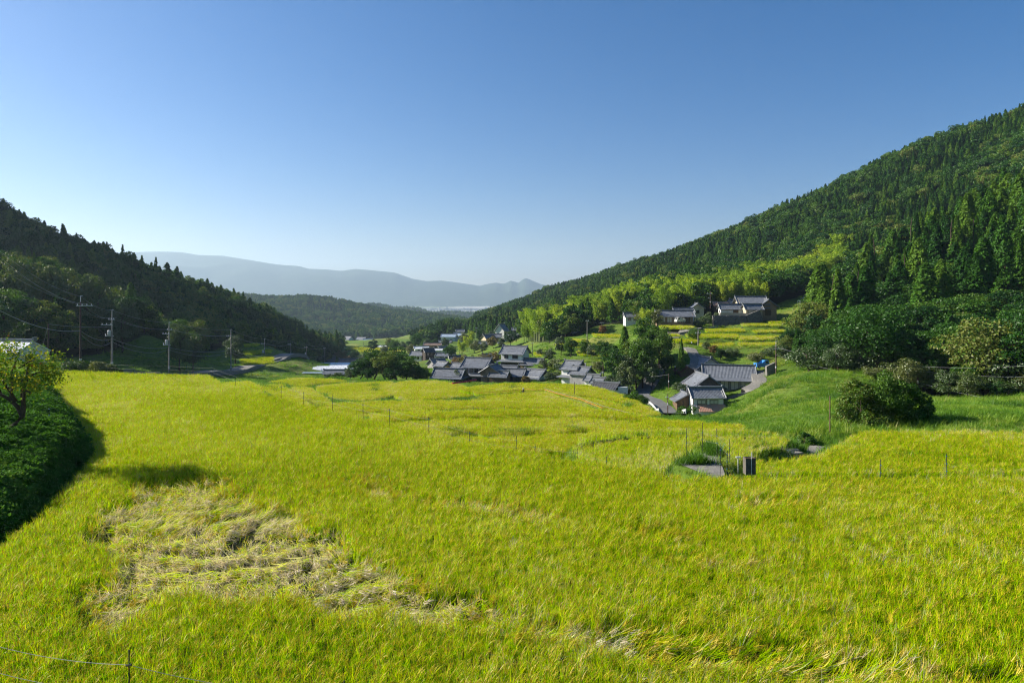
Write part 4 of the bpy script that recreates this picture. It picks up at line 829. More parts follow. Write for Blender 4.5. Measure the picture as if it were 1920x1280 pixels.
# --- village below the rice
h8 = house(966, 216, 7.2, 5.6, 5.2, 1.9, -24, 'two storey storehouse with white gable and grey tiled roof above the village', 'plaster', pz=zat(691, 216), ov=.7, skirt=(2.5, 1.2), lower=.42, name='storehouse', wins=[('f', -1.8, 3.5, 1.3, 1.0, 'glass'), ('f', 1.2, 3.5, 1.8, 1.0, 'glass'), ('l', 0, 3.6, 1.0, .8, 'glass')])
house(999, 212, 6.4, 4.6, 2.3, 1.5, -22, 'low tiled wing running on from the two storey storehouse', 'brownwall', pz=zat(695, 212), ov=.6, name='house', wins=FW(5.5, .5, 1.2, 2, 1.4))
h9 = house(897, 187, 6.6, 6.4, 4.9, 1.9, -20, 'large two storey house with broad grey roof and pent roof facing the rice', 'greywall', pz=zat(718, 187), ov=.7, skirt=(2.4, 1.3), name='house', wins=FW(6, 3.3, 1.0, 4, 1.0) + FW(6, .5, 1.4, 2, 1.8))
house(925, 184, 5.4, 5.2, 3.3, 1.6, 72, 'gabled wing with brown gable wall beside the large two storey house', 'brownwall', pz=zat(718, 184), ov=.6, name='house_wing', wins=[('l', 0, .8, 1.4, 1.0, 'glass')])
house(937, 181, 4.6, 3.2, 2.2, 1.1, -20, 'blue grey roofed lean shed in front of the brown gable', 'wood', 'tile', pz=zat(719, 181), ov=.5, name='shed', cat='shed')
house(866, 202, 5.6, 5.2, 2.8, 1.7, -30, 'yellow walled house with pale edged hipped looking roof', 'cream', pz=zat(710, 202), ov=.8, skirt=(2.5, .9), wins=FW(5, .7, 1.2, 2, 1.4))
house(843, 181, 7.2, 5.4, 2.6, 1.7, -14, 'dark roofed house half hidden behind a round garden tree', 'wood', 'tile', pz=zat(722, 181), ov=.8, skirt=(2.1, .9), wins=FW(6, .5, 1.4, 2, 1.5, 'shoji'))
house(955, 196, 4.6, 4.0, 2.4, 1.3, -25, 'small grey tiled house behind the village lane', 'greywall', pz=zat(710, 196), ov=.5, wins=FW(4, .6, 1.1, 2, 1.0))
house(962, 189, 6.6, 4.2, 2.2, 1.4, -18, 'grey roofed house with white ridge end box near the rusty shrub', 'brownwall', pz=zat(716, 189), ov=.6, wins=FW(6, .5, 1.2, 3, 1.2))
house(1004, 187, 5.6, 4.8, 2.5, 1.7, -38, 'gabled barn with dark timber front beside the village shrubs', 'plaster', pz=zat(721, 187), ov=.7, gable='darkwood', lower=.55, name='barn', cat='barn')
house(1076, 176, 4.4, 5.0, 4.4, 1.7, -35, 'white walled storehouse with stacked tiled roofs beside the dark trees', 'plaster', pz=zat(721, 176), ov=.5, skirt=(2.2, 1.1), gable='greywall', name='storehouse')
house(1091, 173, 4.4, 4.6, 3.2, 1.4, -36, 'grey gabled storehouse wing joining the stacked tiled roofs', 'greywall', pz=zat(722, 173), ov=.5, name='storehouse_wing', chim=True)
house(1113, 168, 3.2, 3.4, 2.4, 1.1, -35, 'small tiled shed between the storehouse wing and the brown barn', 'plaster', pz=zat(729, 168), ov=.45, name='shed', cat='shed')
house(1123, 163, 2.8, 3.2, 2.2, 1.0, -35, 'smallest tiled shed stepping down to the brown barn', 'plaster', pz=zat(733, 163), ov=.4, name='shed', cat='shed')
house(1137, 152, 5.4, 4.6, 2.1, 1.2, -32, 'brown boarded barn with plain dark roof at the rice edge', 'wood', 'tile_dark', pz=zat(745, 152), ov=.5, rib=.3, name='barn', cat='barn', verge=False)
# --- further up the valley
for spec in ((918, 268, 4.8, 4.2, 2.6, 1.3, -4, 'white banded tiled house behind the tall village pole', 'plaster', 'tile', 682), (820, 262, 5.6, 5.2, 2.6, 1.8, 40, 'pale ridged gabled house beyond the dark grove', 'greywall', 'tile', 694), (830, 256, 5, 4, 2.2, 1.2, -40, 'low tiled annex beside the pale ridged house', 'greywall', 'tile', 695),
             (784, 322, 6, 5, 2.6, 1.5, -20, 'grey hipped house beyond the top of the dark grove', 'plaster', 'tile', 675), (803, 318, 4.5, 4, 2.4, 1.4, 30, 'dark gabled shed near the pale square building', 'darkwood', 'tile_dark', 668), (820, 330, 4.6, 4, 3.0, .5, 0, 'pale flat roofed square building in the village', 'plaster', 'film', 667), (836, 312, 8, 4.2, 2.4, 1.1, -8, 'long low tiled row house in the village middle', 'greywall', 'tile', 676),
             (903, 330, 5.4, 4.4, 2.7, 1.2, -3, 'dark house with three white wall panels among the bushes', 'darkwood', 'tile', 655), (916, 348, 5.6, 4.6, 3.0, 1.6, 35, 'white edged gabled house in the upper hamlet', 'cream', 'tile', 644), (941, 370, 5, 5.4, 3.4, 3.2, 62, 'steep roofed old farmhouse in the upper hamlet', 'plaster', 'tile', 630), (929, 355, 5.5, 4, 2.6, 1.3, -6, 'low tiled house below the steep roof', 'plaster', 'tile', 640), (962, 344, 6.2, 5, 3.2, 1.7, -38, 'big gabled house at the end of the upper hamlet', 'brownwall', 'tile', 645), (964, 332, 4.6, 4, 2.2, 1.1, -10, 'white edged low shed under the upper hamlet', 'plaster', 'tile', 650), (968, 322, 5.4, 4, 2.0, 1.2, -20, 'brown fronted tiled shed at the hamlet foot', 'brownwall', 'tile', 657), (942, 338, 4.6, 3.6, 2.0, 1.0, 10, 'small white walled shed amid the hamlet', 'plaster', 'tile', 649), (970, 390, 5.2, 4, 2.4, 1.2, -12, 'tiled house peeping above the hamlet shrubs', 'greywall', 'tile', 626),
             (842, 430, 9, 6, 3.6, 1.4, -8, 'long two storey house with pale blue roof at the dark knoll', 'plaster', 'bluesheet', 641), (860, 436, 5.5, 6, 3.8, 1.6, -8, 'second pale blue roofed house at the dark knoll', 'plaster', 'bluesheet', 640), (835, 415, 7, 4, 2.2, 1.0, -6, 'low grey fronted house below the pale blue roofs', 'greywall', 'tile', 648), (790, 360, 7, 5, 2.4, .9, 12, 'white roofed shed by the valley trees', 'plaster', 'film', 661), (812, 372, 9, 5, 2.6, .9, -4, 'long brownish roofed shed by the valley trees', 'brownwall', 'tile_brown', 655), (863, 470, 5, 4, 2.6, 1.2, 0, 'white gabled house high on the dark knoll', 'plaster', 'tile', 628), (830, 345, 4, 3, 2, 1, 30, 'tiny roadside tiled house', 'plaster', 'tile', 660), (852, 300, 4.5, 3.4, 2.2, 1.0, 15, 'little white shed below the autumn trees', 'plaster', 'tile', 680),
             (636, 690, 9, 7, 3, 2, 10, 'far white house first in the valley row', 'plaster', 'tile', 648), (652, 710, 10, 8, 5, 3, -30, 'far tall white house with sunlit roof in the valley row', 'plaster', 'tile', 645), (664, 720, 8, 7, 3, 2, 20, 'far grey roofed house in the middle of the valley row', 'plaster', 'tile', 646), (678, 730, 11, 8, 5, 3, -25, 'far big white gabled house in the valley row', 'plaster', 'tile', 646), (690, 700, 9, 7, 3.5, 2, 5, 'far blue roofed house in the valley row', 'plaster', 'bluesheet', 645), (700, 720, 7, 6, 3, 2, 40, 'far end white house of the valley row', 'plaster', 'tile', 645), (716, 520, 7, 5, 2.4, 1.2, 0, 'pale low house by the far yellow paddies', 'plaster', 'film', 656)):
    px, d, L, W, hw, hr, rz, lab, wall, roof, pyb = spec
    house(px, d, L, W, hw, hr, rz, lab, wall, roof, ov=.6, rib=.3, pz=zat(pyb, d), base=4.0, wins=FW(L * .85, .7, 1.1, 2, 1.1) if d < 500 else ())
# --- sheds and greenhouses by the valley road
s1 = thing('open_shelter', 'open farm shelter with flat blue sheet roof on posts', 'shelter', (*XY(588, 206), zat(705, 206)))
MB().box(-3.4, 3.4, -1.2, 1.2, 1.02, 1.10).build('roof', M['bluesheet'], s1)
for sx in (-3.1, -1, 1, 3.1):
    for sy in (-1, 1): MB().box(sx - .06, sx + .06, sy - .05, sy + .05, -1.2, 1.02).build('post', M['wood'], s1)
house(628, 203, 5.6, 3.6, 1.5, .8, 1, 'dark timber shed with grey roof before the grove', 'darkwood', 'tile', pz=zat(708, 203), ov=.5, name='shed', cat='shed', verge=False, wins=[('f', -1, .1, 1.4, 1.2, 'door'), ('f', 1.2, .1, 1.4, 1.2, 'door')])
house(654, 270, 6.6, 4.4, 1.6, .9, 2, 'brown tiled long shed behind the greenhouses', 'brownwall', 'tile_brown', pz=zat(685, 270), ov=.5, name='shed', cat='shed', verge=False)
for i in range(7):
    d = 216 + i * 6.0; g_ = thing('greenhouse', 'white film greenhouse tunnel in the row beside the valley road', 'greenhouse', (*XY(617 + i * .6 + (i % 2) * 3, d), zat(697 - i * 1.75, d)), R(1.5), 'greenhouse tunnels')
    a = np.linspace(0, math.pi, 9); L = 5.8 - (.8 if i == 0 else 0) + (2.0 if i > 2 else 0); mb = MB(); xs = np.linspace(-L, L, 8); v = np.array([[(x, -1.9 * math.cos(t), -.8 + .8 * (t > 0) * (t < math.pi) + 1.35 * math.sin(t)) for t in a] for x in xs]); ii = np.arange(72).reshape(8, 9)
    mb.add(v.reshape(-1, 3), np.stack([ii[:-1, :-1], ii[:-1, 1:], ii[1:, 1:], ii[1:, :-1]], -1).reshape(-1, 4), [(ii[e, 4], ii[e, k], ii[e, k + 1]) for e in (0, 7) for k in range(8) if k not in (3, 4)]); mb.build('film', M['film'], g_)
    mb = MB(); [mb.tube(v[k] * np.array([1, 1.01, 1.01]), .03, 4, False) for k in range(8)]; mb.build('hoops', M['steel'], g_)
# --- striped roof barn behind the persimmon
hb = house(20, 84, 6.4, 4.0, 1.9, 1.05, -12, 'white barn with striped light sheet roof behind the persimmon tree', 'plaster', 'film', pz=zat(684, 84), ov=.4, rib=.22, name='barn', cat='barn', verge=False, wins=[('r', -.5, .5, .8, .9, 'glass')])
# --- walls
def wall_thing(name, label, cat, pts, h0, h1, th, mat, batter=0.0, cap=None):
    """free-standing or retaining wall along plan points with base z; stones as children on request"""
    t = thing(name, label, cat, tuple(pts[0])); o = np.array(pts[0]); mb = MB()
    for p, q in zip(pts[:-1], pts[1:]):
        p, q = np.array(p) - o, np.array(q) - o; dx = q[:2] - p[:2]; nr = np.array([dx[1], -dx[0]]) / (np.linalg.norm(dx) + 1e-9)
        f0, f1 = np.append(nr * (th / 2 + batter), 0), np.append(nr * th / 2, 0)
        zz = lambda k: np.array([0, 0, k]); mb.add([p + f0 + zz(h0), q + f0 + zz(h0), q - f1 + zz(h0), p - f1 + zz(h0), p + f1 + zz(h1), q + f1 + zz(h1), q - f1 + zz(h1), p - f1 + zz(h1)], [(0, 1, 5, 4), (1, 2, 6, 5), (2, 3, 7, 6), (3, 0, 4, 7), (4, 5, 6, 7)])
    mb.build('wall', M[mat], t); return t
pa, pb_, pc_ = P(1336, 607, 236), P(1398, 607, 236), P(1424, 596, 241)
rw = wall_thing('retaining_wall', 'dark stone retaining wall below the large terrace farmhouse', 'wall', [tuple(pa), tuple(pb_), tuple(pc_)], -1.0, 2.9, .5, 'stone', 1.2)
u_ = pb_ - pa; L_ = np.linalg.norm(u_[:2]); e1 = u_ / L_; stone_me = []
for k in range(5):
    gg = np.random.default_rng(900 + k); v = np.array([(sx * gg.uniform(.38, .5), sy * gg.uniform(.05, .16) - .0, sz * gg.uniform(.36, .5)) for sz in (-1, 1) for sy in (-1, 1) for sx in (-1, 1)]); stone_me.append(mesh_np('stone', v, [[(0, 2, 3, 1), (4, 5, 7, 6), (0, 1, 5, 4), (2, 6, 7, 3), (0, 4, 6, 2), (1, 3, 7, 5)]], (M['stone'],)))
nst = 0
for r_ in range(6):
    for c_ in range(int(L_ / .95)):
        zr = .05 + r_ * .5; f = (zr + 1.0) / 3.9; off = -(.25 + 1.2 * (1 - f)); p = e1 * ((c_ + .5 + .5 * (r_ % 2)) * .95)
        s_ = obj('stone', stone_me[(r_ * 7 + c_ * 3) % 5], rw, (p[0], p[1] + off - .02, zr)); s_.rotation_euler = (R(-17), 0, random.uniform(-.08, .08)); s_.scale = (.92, 1, .5); nst += 1
fw = wall_thing('garden_wall', 'pale plaster garden wall on top of the stone retaining wall', 'wall', [tuple(P(1350, 590, 238)), tuple(P(1400, 591, 238))], -.6, .75, .22, 'cream')
wall_thing('road_wall', 'pale concrete parapet along the valley road', 'wall', [GP(p, d) for p, d in ((270, 141), (330, 156), (400, 174), (460, 194), (520, 222), (552, 246))], -.6, .75, .3, 'concrete')
wall_thing('terrace_stone_wall', 'low rough stone wall below the long farmhouse paddy', 'wall', [GP(p, d) for p, d in ((1252, 205), (1275, 203), (1296, 204))], -.6, 1.0, .5, 'stone', .3)
wall_thing('curb_wall', 'grey retaining block wall below the blue truck', 'wall', [GP(1436, 147), GP(1452, 148)], -.5, 2.2, .5, 'concrete', .2)
# ------------------------------------------------------------------ single trees and shrubs of the valley
for px, top, d, k, lab, w in ((1171, 612, 166, 'cedar', 'tall dark conifer first in the grove between village and lane', 1.5), (1193, 640, 162, 'broad', 'leafy grove tree with low crown beside the tall conifer', 1.0), (1212, 598, 170, 'broad', 'tallest broadleaf tree of the grove above the lane bend', .95), (1236, 618, 166, 'broad', 'rounded grove tree next to the ivy covered trunk', .95), (1180, 668, 157, 'light', 'pale leaved young tree at the foot of the grove', 1.0), (1222, 672, 156, 'light', 'pale leaved tree leaning over the lane bend', 1.0), (1160, 655, 160, 'broad', 'low dark tree at the village side of the grove', 1.0), (1248, 660, 160, 'broad', 'dark tree at the lane side of the grove', .8), (1205, 640, 158, 'broad', 'middle dark tree of the grove', .9),
                          (1278, 634, 159, 'cedar', 'ivy clad columnar tree standing alone beside the farm lane', 1.15)):
    ptree(k, px, top, d, lab, wide=w * .78)
for px, top, d, k, lab, w in ((657, 690, 176, 'light', 'bushy pale tree at the near end of the dark grove', 1.3), (676, 672, 172, 'broad', 'dark ivy covered tree in the rice side grove', 1.1), (702, 655, 176, 'broad', 'tall dark tree in the rice side grove', .95), (722, 660, 172, 'broad', 'dense dark tree in the middle of the rice side grove', 1.0), (744, 652, 177, 'broad', 'tallest dark tree of the rice side grove', .9), (762, 668, 172, 'broad', 'broad dark tree in the rice side grove', 1.1), (780, 684, 174, 'broad', 'low dark tree near the village side of the rice grove', 1.3), (794, 694, 172, 'broad', 'lowest dark tree ending the rice side grove', 1.3), (690, 690, 168, 'broad', 'front dark tree of the rice side grove', 1.3), (733, 690, 167, 'broad', 'second front dark tree of the rice side grove', 1.3), (616, 700, 178, 'shrub', 'low shrub beside the dark timber shed', 1.2), (632, 698, 176, 'shrub', 'round shrub in front of the dark timber shed', 1.2)):
    ptree(k, px, top, d, lab, wide=w * 1.25, var=2)
for px, top, d, k, lab, w in ((336, 606, 168, 'light', 'pale sunlit tree behind the transformer pole', .8), (362, 628, 172, 'light', 'second pale tree behind the transformer pole', .8), (441, 628, 205, 'light', 'sunlit round tree beside the little green terraces', .9), (505, 650, 262, 'shrub', 'round clipped bush on the little green terraces', .9), (516, 657, 255, 'autumn', 'yellowish bush on the edge of the little green terraces', .8), (560, 678, 300, 'broad', 'dark tree where the valley road bends', 1.0), (60, 560, 150, 'light', 'bright tree at the foot of the shaded wood', .9),
                          (230, 560, 172, 'light', 'sunlit crown in front of the shaded wood', .8), (180, 515, 178, 'light', 'high sunlit crown in front of the shaded wood', .8), (110, 500, 176, 'light', 'sunlit crown above the wires', .8), (42, 478, 172, 'light', 'bright crown where the wires enter the picture', .8), (5, 555, 120, 'light', 'yellowish tree beside the barn', .9)):
    ptree(k, px, top, d, lab, wide=w)
for i, (px, top, d, w) in enumerate(((132, 676, 82, 1.1), (160, 673, 84, 1.2), (188, 676, 82, 1.2), (206, 681, 83, 1.0))):
    ptree('shrub', px, top, d, 'glossy leaved shrub at the far rim of the big rice field', group='shrubs at the rice rim', wide=w)
# big bush by the rice terrace, hedge shrub by the lane
def bush(px, d, H, Rr, label, seed, n1=66, n2=380, size=.19, name='bush'):
    x, y = XY(px, d); t = thing(name, label, 'bush', (x, y, gz(x, y) - .1)); g_ = np.random.default_rng(seed); C, Nn = [], []
    for k in range(n1):
        f = g_.uniform(.0, 1) ** 1.35; a = g_.uniform(0, 6.28); rr = Rr * (1 - f ** 2.0) ** .5 * math.sqrt(g_.uniform(.3, 1)); c = np.array([rr * math.cos(a), rr * math.sin(a), f * H * g_.uniform(.82, .95)]); cr = Rr * g_.uniform(.2, .33)
        dd = sph(g_, n2); C.append(c + dd * cr * g_.uniform(.6, 1.1, n2)[:, None] * np.array([1, 1, .85])); Nn.append(dd * .8 + np.array([0, 0, .35]))
    v, q = leaf_quads(g_, np.concatenate(C), np.concatenate(Nn), size)
    obj('foliage', mesh_np('bush_foliage', v, [q], (M['broad_leaf'],)), t); trunk_mb(seed, H, .05, 8, .7).build('stems', M['bark'], t); return t
bush(1612, 57, 4.0, 2.2, 'leaning side of the big dark bush nearest the lone wooden stake', 70, 44, 300); bush(1655, 57.5, 4.8, 2.3, 'big dark peaked bush standing behind the rice terrace', 71, 50, 320); bush(1702, 58, 3.3, 2.1, 'lower flank bush growing against the big dark bush', 72, 30, 300)
bush(1288, 112, 2.8, 2.6, 'dense dark shrub mass in front of the storehouse', 73, 30, 260, .22); bush(1318, 113, 2.0, 1.7, 'small dark shrub beside the dense shrub mass', 74, 22, 220, .22); bush(1190, 116, 1.7, 2.2, 'dark shrub at the lane edge of the yellow paddy', 75, 24, 220, .22); bush(1508, 51, 1.0, .9, 'small leafy bush beside the field path', 76, 20, 150, .12)
VT = [(1030, 262, 'broad', 5), (1052, 214, 'light', 6), (1070, 210, 'broad', 6), (1096, 206, 'broad', 5), (1110, 200, 'light', 4.5), (1130, 196, 'broad', 5.5), (1145, 184, 'broad', 6), (1120, 182, 'shrub', 3), (1040, 196, 'shrub', 3), (1055, 190, 'shrub', 2.6), (1018, 196, 'light', 4), (1030, 206, 'light', 4.5), (975, 186, 'shrub', 1.8), (948, 232, 'broad', 6), (1012, 232, 'shrub', 2.4), (905, 236, 'autumn', 4.5), (925, 240, 'autumn', 4.5), (888, 244, 'light', 4.5), (870, 250, 'autumn', 5), (855, 256, 'autumn', 4.5), (860, 180, 'light', 4.6), (835, 200, 'autumn', 4.5), (818, 196, 'light', 4.2), (985, 182, 'autumn', 2.4), (1030, 182, 'shrub', 2.4), (1042, 183, 'shrub', 2.2), (1150, 158, 'light', 5), (1165, 156, 'light', 4.6), (1178, 152, 'shrub', 2.4),
      (878, 330, 'bamboo', 9), (866, 320, 'bamboo', 8), (890, 318, 'light', 6), (905, 306, 'light', 5.5), (940, 300, 'light', 5), (925, 312, 'autumn', 5.5), (958, 300, 'broad', 6.5), (985, 300, 'bamboo', 9), (1000, 292, 'bamboo', 9), (845, 300, 'broad', 6), (835, 380, 'light', 6), (815, 390, 'broad', 6), (800, 400, 'light', 6), (770, 380, 'light', 7), (780, 420, 'broad', 8), (740, 430, 'broad', 8), (720, 420, 'light', 7), (700, 440, 'broad', 8), (755, 470, 'light', 8), (770, 500, 'broad', 9), (730, 520, 'broad', 9), (800, 470, 'broad', 8), (680, 400, 'light', 7), (664, 410, 'broad', 8), (650, 400, 'autumn', 7), (640, 420, 'autumn', 7), (672, 360, 'autumn', 6), (690, 370, 'broad', 6), (710, 350, 'light', 6), (635, 470, 'broad', 9), (885, 400, 'bamboo', 9), (900, 420, 'broad', 8), (870, 400, 'light', 7), (920, 410, 'light', 7), (935, 430, 'broad', 8), (955, 410, 'broad', 7),
      (1318, 236, 'shrub', 3.4), (1330, 240, 'light', 4.6), (1345, 240, 'light', 4.4), (1300, 232, 'shrub', 3.0), (1312, 228, 'shrub', 2.2), (1294, 226, 'shrub', 2.4), (1225, 232, 'bamboo', 8), (1232, 224, 'light', 6), (1212, 226, 'bamboo', 8.5), (1205, 240, 'broad', 7), (1325, 170, 'light', 2.8), (1338, 168, 'autumn', 2.4), (1360, 166, 'shrub', 2.0), (1375, 166, 'shrub', 2.0), (1350, 165, 'broad', 3.0), (1420, 158, 'shrub', 2.4), (1410, 160, 'shrub', 2.0), (1440, 160, 'shrub', 2.2), (1270, 146, 'shrub', 2.0), (1280, 143, 'shrub', 2.0), (1275, 139, 'shrub', 1.6), (1488, 162, 'broad', 6), (1478, 158, 'broad', 5), (1470, 172, 'shrub', 3.2), (1490, 166, 'broad', 5.5), (1468, 158, 'shrub', 3), (1494, 154, 'cedar', 7), (1300, 182, 'broad', 4), (1130, 256, 'autumn', 3.5), (1090, 266, 'broad', 6), (1060, 262, 'broad', 6)]
near_word = lambda px, d: ('beside the rice side barns' if 1110 < px < 1190 and d < 200 else 'among the village houses' if px < 1110 and d < 260 else 'in the hamlet gardens up the valley' if px < 1010 and d < 345 else 'on the valley floor beyond the village' if px < 960 else 'around the terrace houses' if d > 200 else 'around the homestead by the lane')
adj = {'broad': 'dark round garden tree', 'light': 'loose light green tree', 'autumn': 'yellow brown autumn tree', 'shrub': 'green garden shrub', 'bamboo': 'small bamboo clump', 'cedar': 'narrow conifer'}
for px, d, k, H in VT:
    x, y = XY(px, d); tree(k, x, y, H, '%s %s' % (adj[k], near_word(px, d)), '%ss %s' % (adj[k], near_word(px, d)), 1.0)
# undergrowth along the forest edges
edge = [(p, d) for p, d in ((1930, 101), (1905, 103), (1880, 105), (1855, 106), (1830, 108), (1805, 109), (1780, 111), (1755, 113), (1735, 113), (1712, 116), (1690, 117), (1668, 118), (1645, 119), (1622, 122), (1600, 124), (1580, 126), (1560, 129), (1542, 134), (1526, 140), (1512, 146), (1504, 155), (1500, 164), (1502, 174), (1506, 184), (1512, 196), (1522, 208), (1540, 226), (1560, 244))]
for p, d in edge:
    x, y = XY(p + random.uniform(-14, 14), d + random.uniform(-4, 3)); tree(random.choice(['shrub', 'light', 'broad']), x, y, random.uniform(1.6, 5.6), 'leafy undergrowth at the lower edge of the sunlit forest', 'forest edge undergrowth', 1.25)
# bare white dead tree
x, y = XY(1556, 292); t = thing('dead_tree', 'leafless pale dead tree beside the high grass terrace', 'tree', (x, y, gz(x, y) - .2)); mb = MB(); gg = np.random.default_rng(5)
mb.tube([(0, 0, 0), (.2, 0, 1.6), (.1, 0, 3.0)], [.16, .12, .09], 6); mb.build('trunk', M['plaster'], t); mb = MB()
for k in range(12):
    a = gg.uniform(0, 6.28); L = gg.uniform(1.2, 2.6); z0 = gg.uniform(1.2, 3.0); mb.tube([(.15, 0, z0), (.15 + math.cos(a) * L * .5, math.sin(a) * L * .5, z0 + L * .45), (.15 + math.cos(a + .3) * L * .9, math.sin(a + .3) * L * .9, z0 + L * gg.uniform(.6, 1.1))], [.07, .05, .02], 4)
mb.build('branches', M['plaster'], t)
# ------------------------------------------------------------------ persimmon tree on the bank
def persimmon():
    d = 34; base = P(12, 803, d); x, y = base[0], base[1]; t = thing('persimmon_tree', 'crooked persimmon tree with yellowing leaves leaning over the bank', 'tree', (x, y, gz(x, y) - .15)); mm = lambda px, py: np.array([(px - 12) / K * d, 0, (803 - py) / K * d])
    br = [([(8, 803), (26, 788), (42, 770), (44, 750)], [.16, .14, .13, .12], 0), ([(42, 770), (34, 752), (20, 738), (2, 728), (-25, 722)], [.12, .10, .09, .07, .05], -.1), ([(44, 750), (36, 728), (40, 705), (36, 680), (40, 655)], [.11, .09, .07, .05, .03], .5), ([(44, 750), (52, 728), (60, 718), (78, 722)], [.10, .08, .06, .04], -.5), ([(20, 738), (14, 715), (4, 690), (6, 665)], [.08, .06, .04, .03], .6), ([(30, 742), (26, 720), (22, 700), (24, 676)], [.08, .06, .05, .03], -.6), ([(40, 705), (62, 690), (84, 690)], [.06, .04, .02], .3), ([(36, 680), (60, 668), (80, 662)], [.05, .03, .02], -.3), ([(2, 728), (-20, 700), (-30, 680)], [.06, .04, .02], .4)]
    g2 = np.random.default_rng(77); C = []; trunk, limbs = MB(), MB()
    for i, (pts, rad, yo) in enumerate(br):
        q = np.array([mm(*p) for p in pts]); q[:, 1] += np.linspace(0, yo * 1.6, len(q)); (trunk if i == 0 else limbs).tube(q, rad, 7)
        if i > 0: C.append(q[1:])
    trunk.build('trunk', M['bark'], t); limbs.build('limbs', M['bark'], t)
    cl = [(20, 660, 0), (45, 655, .5), (5, 675, -.4), (60, 672, 0), (75, 690, .3), (30, 690, -.7), (50, 700, -.5), (10, 705, .5), (90, 706, 0), (70, 712, -.4), (-10, 690, .3), (-25, 705, -.3), (38, 675, .9), (-15, 665, 0), (25, 712, .8), (62, 690, .9), (88, 668, .2), (97, 662, .2), (0, 650, .4), (15, 640, 0), (48, 718, .5), (-35, 720, 0), (80, 700, .7)]
    c = np.concatenate([mm(a, b) * np.array([1, 0, 1]) + np.array([0, yy * 1.3, 0]) + g2.normal(0, [.32, .38, .24], (230 if a < 86 else 90, 3)) for a, b, yy in cl])
    v, q = leaf_quads(g2, c, np.tile([[0, 0, .8]], (len(c), 1)) + sph(g2, len(c)) * .5, .135, .6, .62, .9); obj('leaves', mesh_np('persimmon_leaves', v, [q], (M['persimmon_leaf'],)), t)
    for k in range(14):
        a, b, yy = cl[g2.integers(len(cl))]; p = mm(a, b) + np.array([0, yy, 0]) + g2.normal(0, .3, 3); fm = MB(); fm.tube([(0, 0, -.04), (0, 0, -.02), (0, 0, .02), (0, 0, .035)], [.015, .042, .042, .015], 7); o = fm.build('fruit', M['fruit'], t); o.location = p
M['fruit'] = surf('persimmon_fruit', (.55, .16, .02), .4, .2, 8); persimmon()

# ------------------------------------------------------------------ poles and wires
M['pole'] = surf('pole_concrete', (.26, .235, .21), .85, .3, 1.5); M['pole_dark'] = surf('pole_brown', (.09, .055, .045), .8, .3, 1.5); M['wire'] = surf('wire', (.22, .23, .24), .5, .1, 1); M['porcelain'] = surf('porcelain', (.66, .67, .68), .3, .1, 3)
def pole(px, py_top, d, label, r=.17, mat='pole', arms=(), trans=False, tip=False, py_base=None):
    x, y = XY(px, d); z = gz(x, y) - .5 if py_base is None else zat(py_base, d); H = zat(py_top, d) - z; t = thing('utility_pole', label, 'pole', (x, y, z))
    MB().tube([(0, 0, 0), (0, 0, H * .5), (0, 0, H)], [r, r * .85, r * .68], 10).build('shaft', M[mat], t)
    for (dz, x0, x1, ni) in arms:
        ar = MB().box(x0, x1, -.06 - r, .06 - r, H - dz - .06, H - dz + .06).build('crossarm', M['steel'], t)
        for k in range(ni):
            xx = x0 + (x1 - x0) * (k + .3) / max(1, ni - .4); MB().tube([(xx, -r, H - dz + .06), (xx, -r, H - dz + .15), (xx, -r, H - dz + .3)], [.03, .08, .05], 6).build('insulator', M['porcelain'], ar)
    if tip: MB().tube([(0, 0, H), (0, 0, H + 1.0)], [.05, .05], 6).box(-.05, .3, -.05, .05, H + .9, H + 1.02).build('top_bracket', M['steel'], t)
    if trans:
        tr = MB().tube([(-.55, 0, H - 3.9), (-.55, 0, H - 3.8), (-.55, 0, H - 3.05), (-.55, 0, H - 2.95)], [.24, .31, .31, .2], 10).build('transformer', M['steel'], t); MB().box(-1.2, .3, -.06, .06, H - 4.1, H - 3.98).build('bracket', M['steel'], tr)
        MB().tube([(-1.2, 0, H - 4.05), (-1.25, 0, H - 3.6)], [.1, .05], 6).build('cutout', M['porcelain'], tr)
    MB().tube([(0, 0, 2.2), (0, 0, 2.6)], r * 1.08, 10).build('band', M['steel'], t)
    return (x, y, z + H, t)
A4 = [(.5, -1.0, 1.1, 4)]
p1 = pole(151, 566, 110, 'brown utility pole with top bracket and long crossarm behind the shrubs', .17, 'pole_dark', [(.6, -.6, 2.1, 4)], tip=True)
p2 = pole(210, 590, 130, 'grey utility pole carrying a transformer and two crossarms by the road', .2, 'pole', [(.9, -.6, .6, 3), (1.9, -2.0, .2, 3)], True, True)
p3 = pole(317, 612, 150, 'grey utility pole with transformer in front of the pale trees', .2, 'pole', [(.7, -.4, .8, 2), (1.6, -1.4, .2, 3)], True, True)
p4 = pole(433, 624, 185, 'slim dark utility pole standing beside the pale road parapet', .17, 'pole', [(.9, -1.2, .2, 3), (4.2, -1.0, .1, 1)], tip=True)
p5 = pole(496, 640, 232, 'utility pole with bracket in front of the little green terraces', .17, 'pole', [(.8, -1.2, .2, 3)], True, True)
p6 = pole(545, 643, 285, 'plain utility pole at the bend of the valley road', .17, 'pole', [(.5, -1.2, .2, 3)])
p7 = pole(575, 649, 330, 'utility pole with small transformer behind the greenhouses', .17, 'pole', [(.5, -1.0, .5, 3)], True)
p8 = pole(609, 651, 380, 'last utility pole of the valley road line', .17, 'pole', [(.5, -1.0, .5, 3)])
p0 = pole(91, 606, 96, 'short reddish brown pole stayed with a guy wire beside the barn', .14, 'pole_dark')
p9 = pole(1309, 621, 178, 'grey utility pole rising behind the two storey farmhouse wing', .17, 'pole', [(.5, -.8, .8, 3)], tip=True, py_base=674)
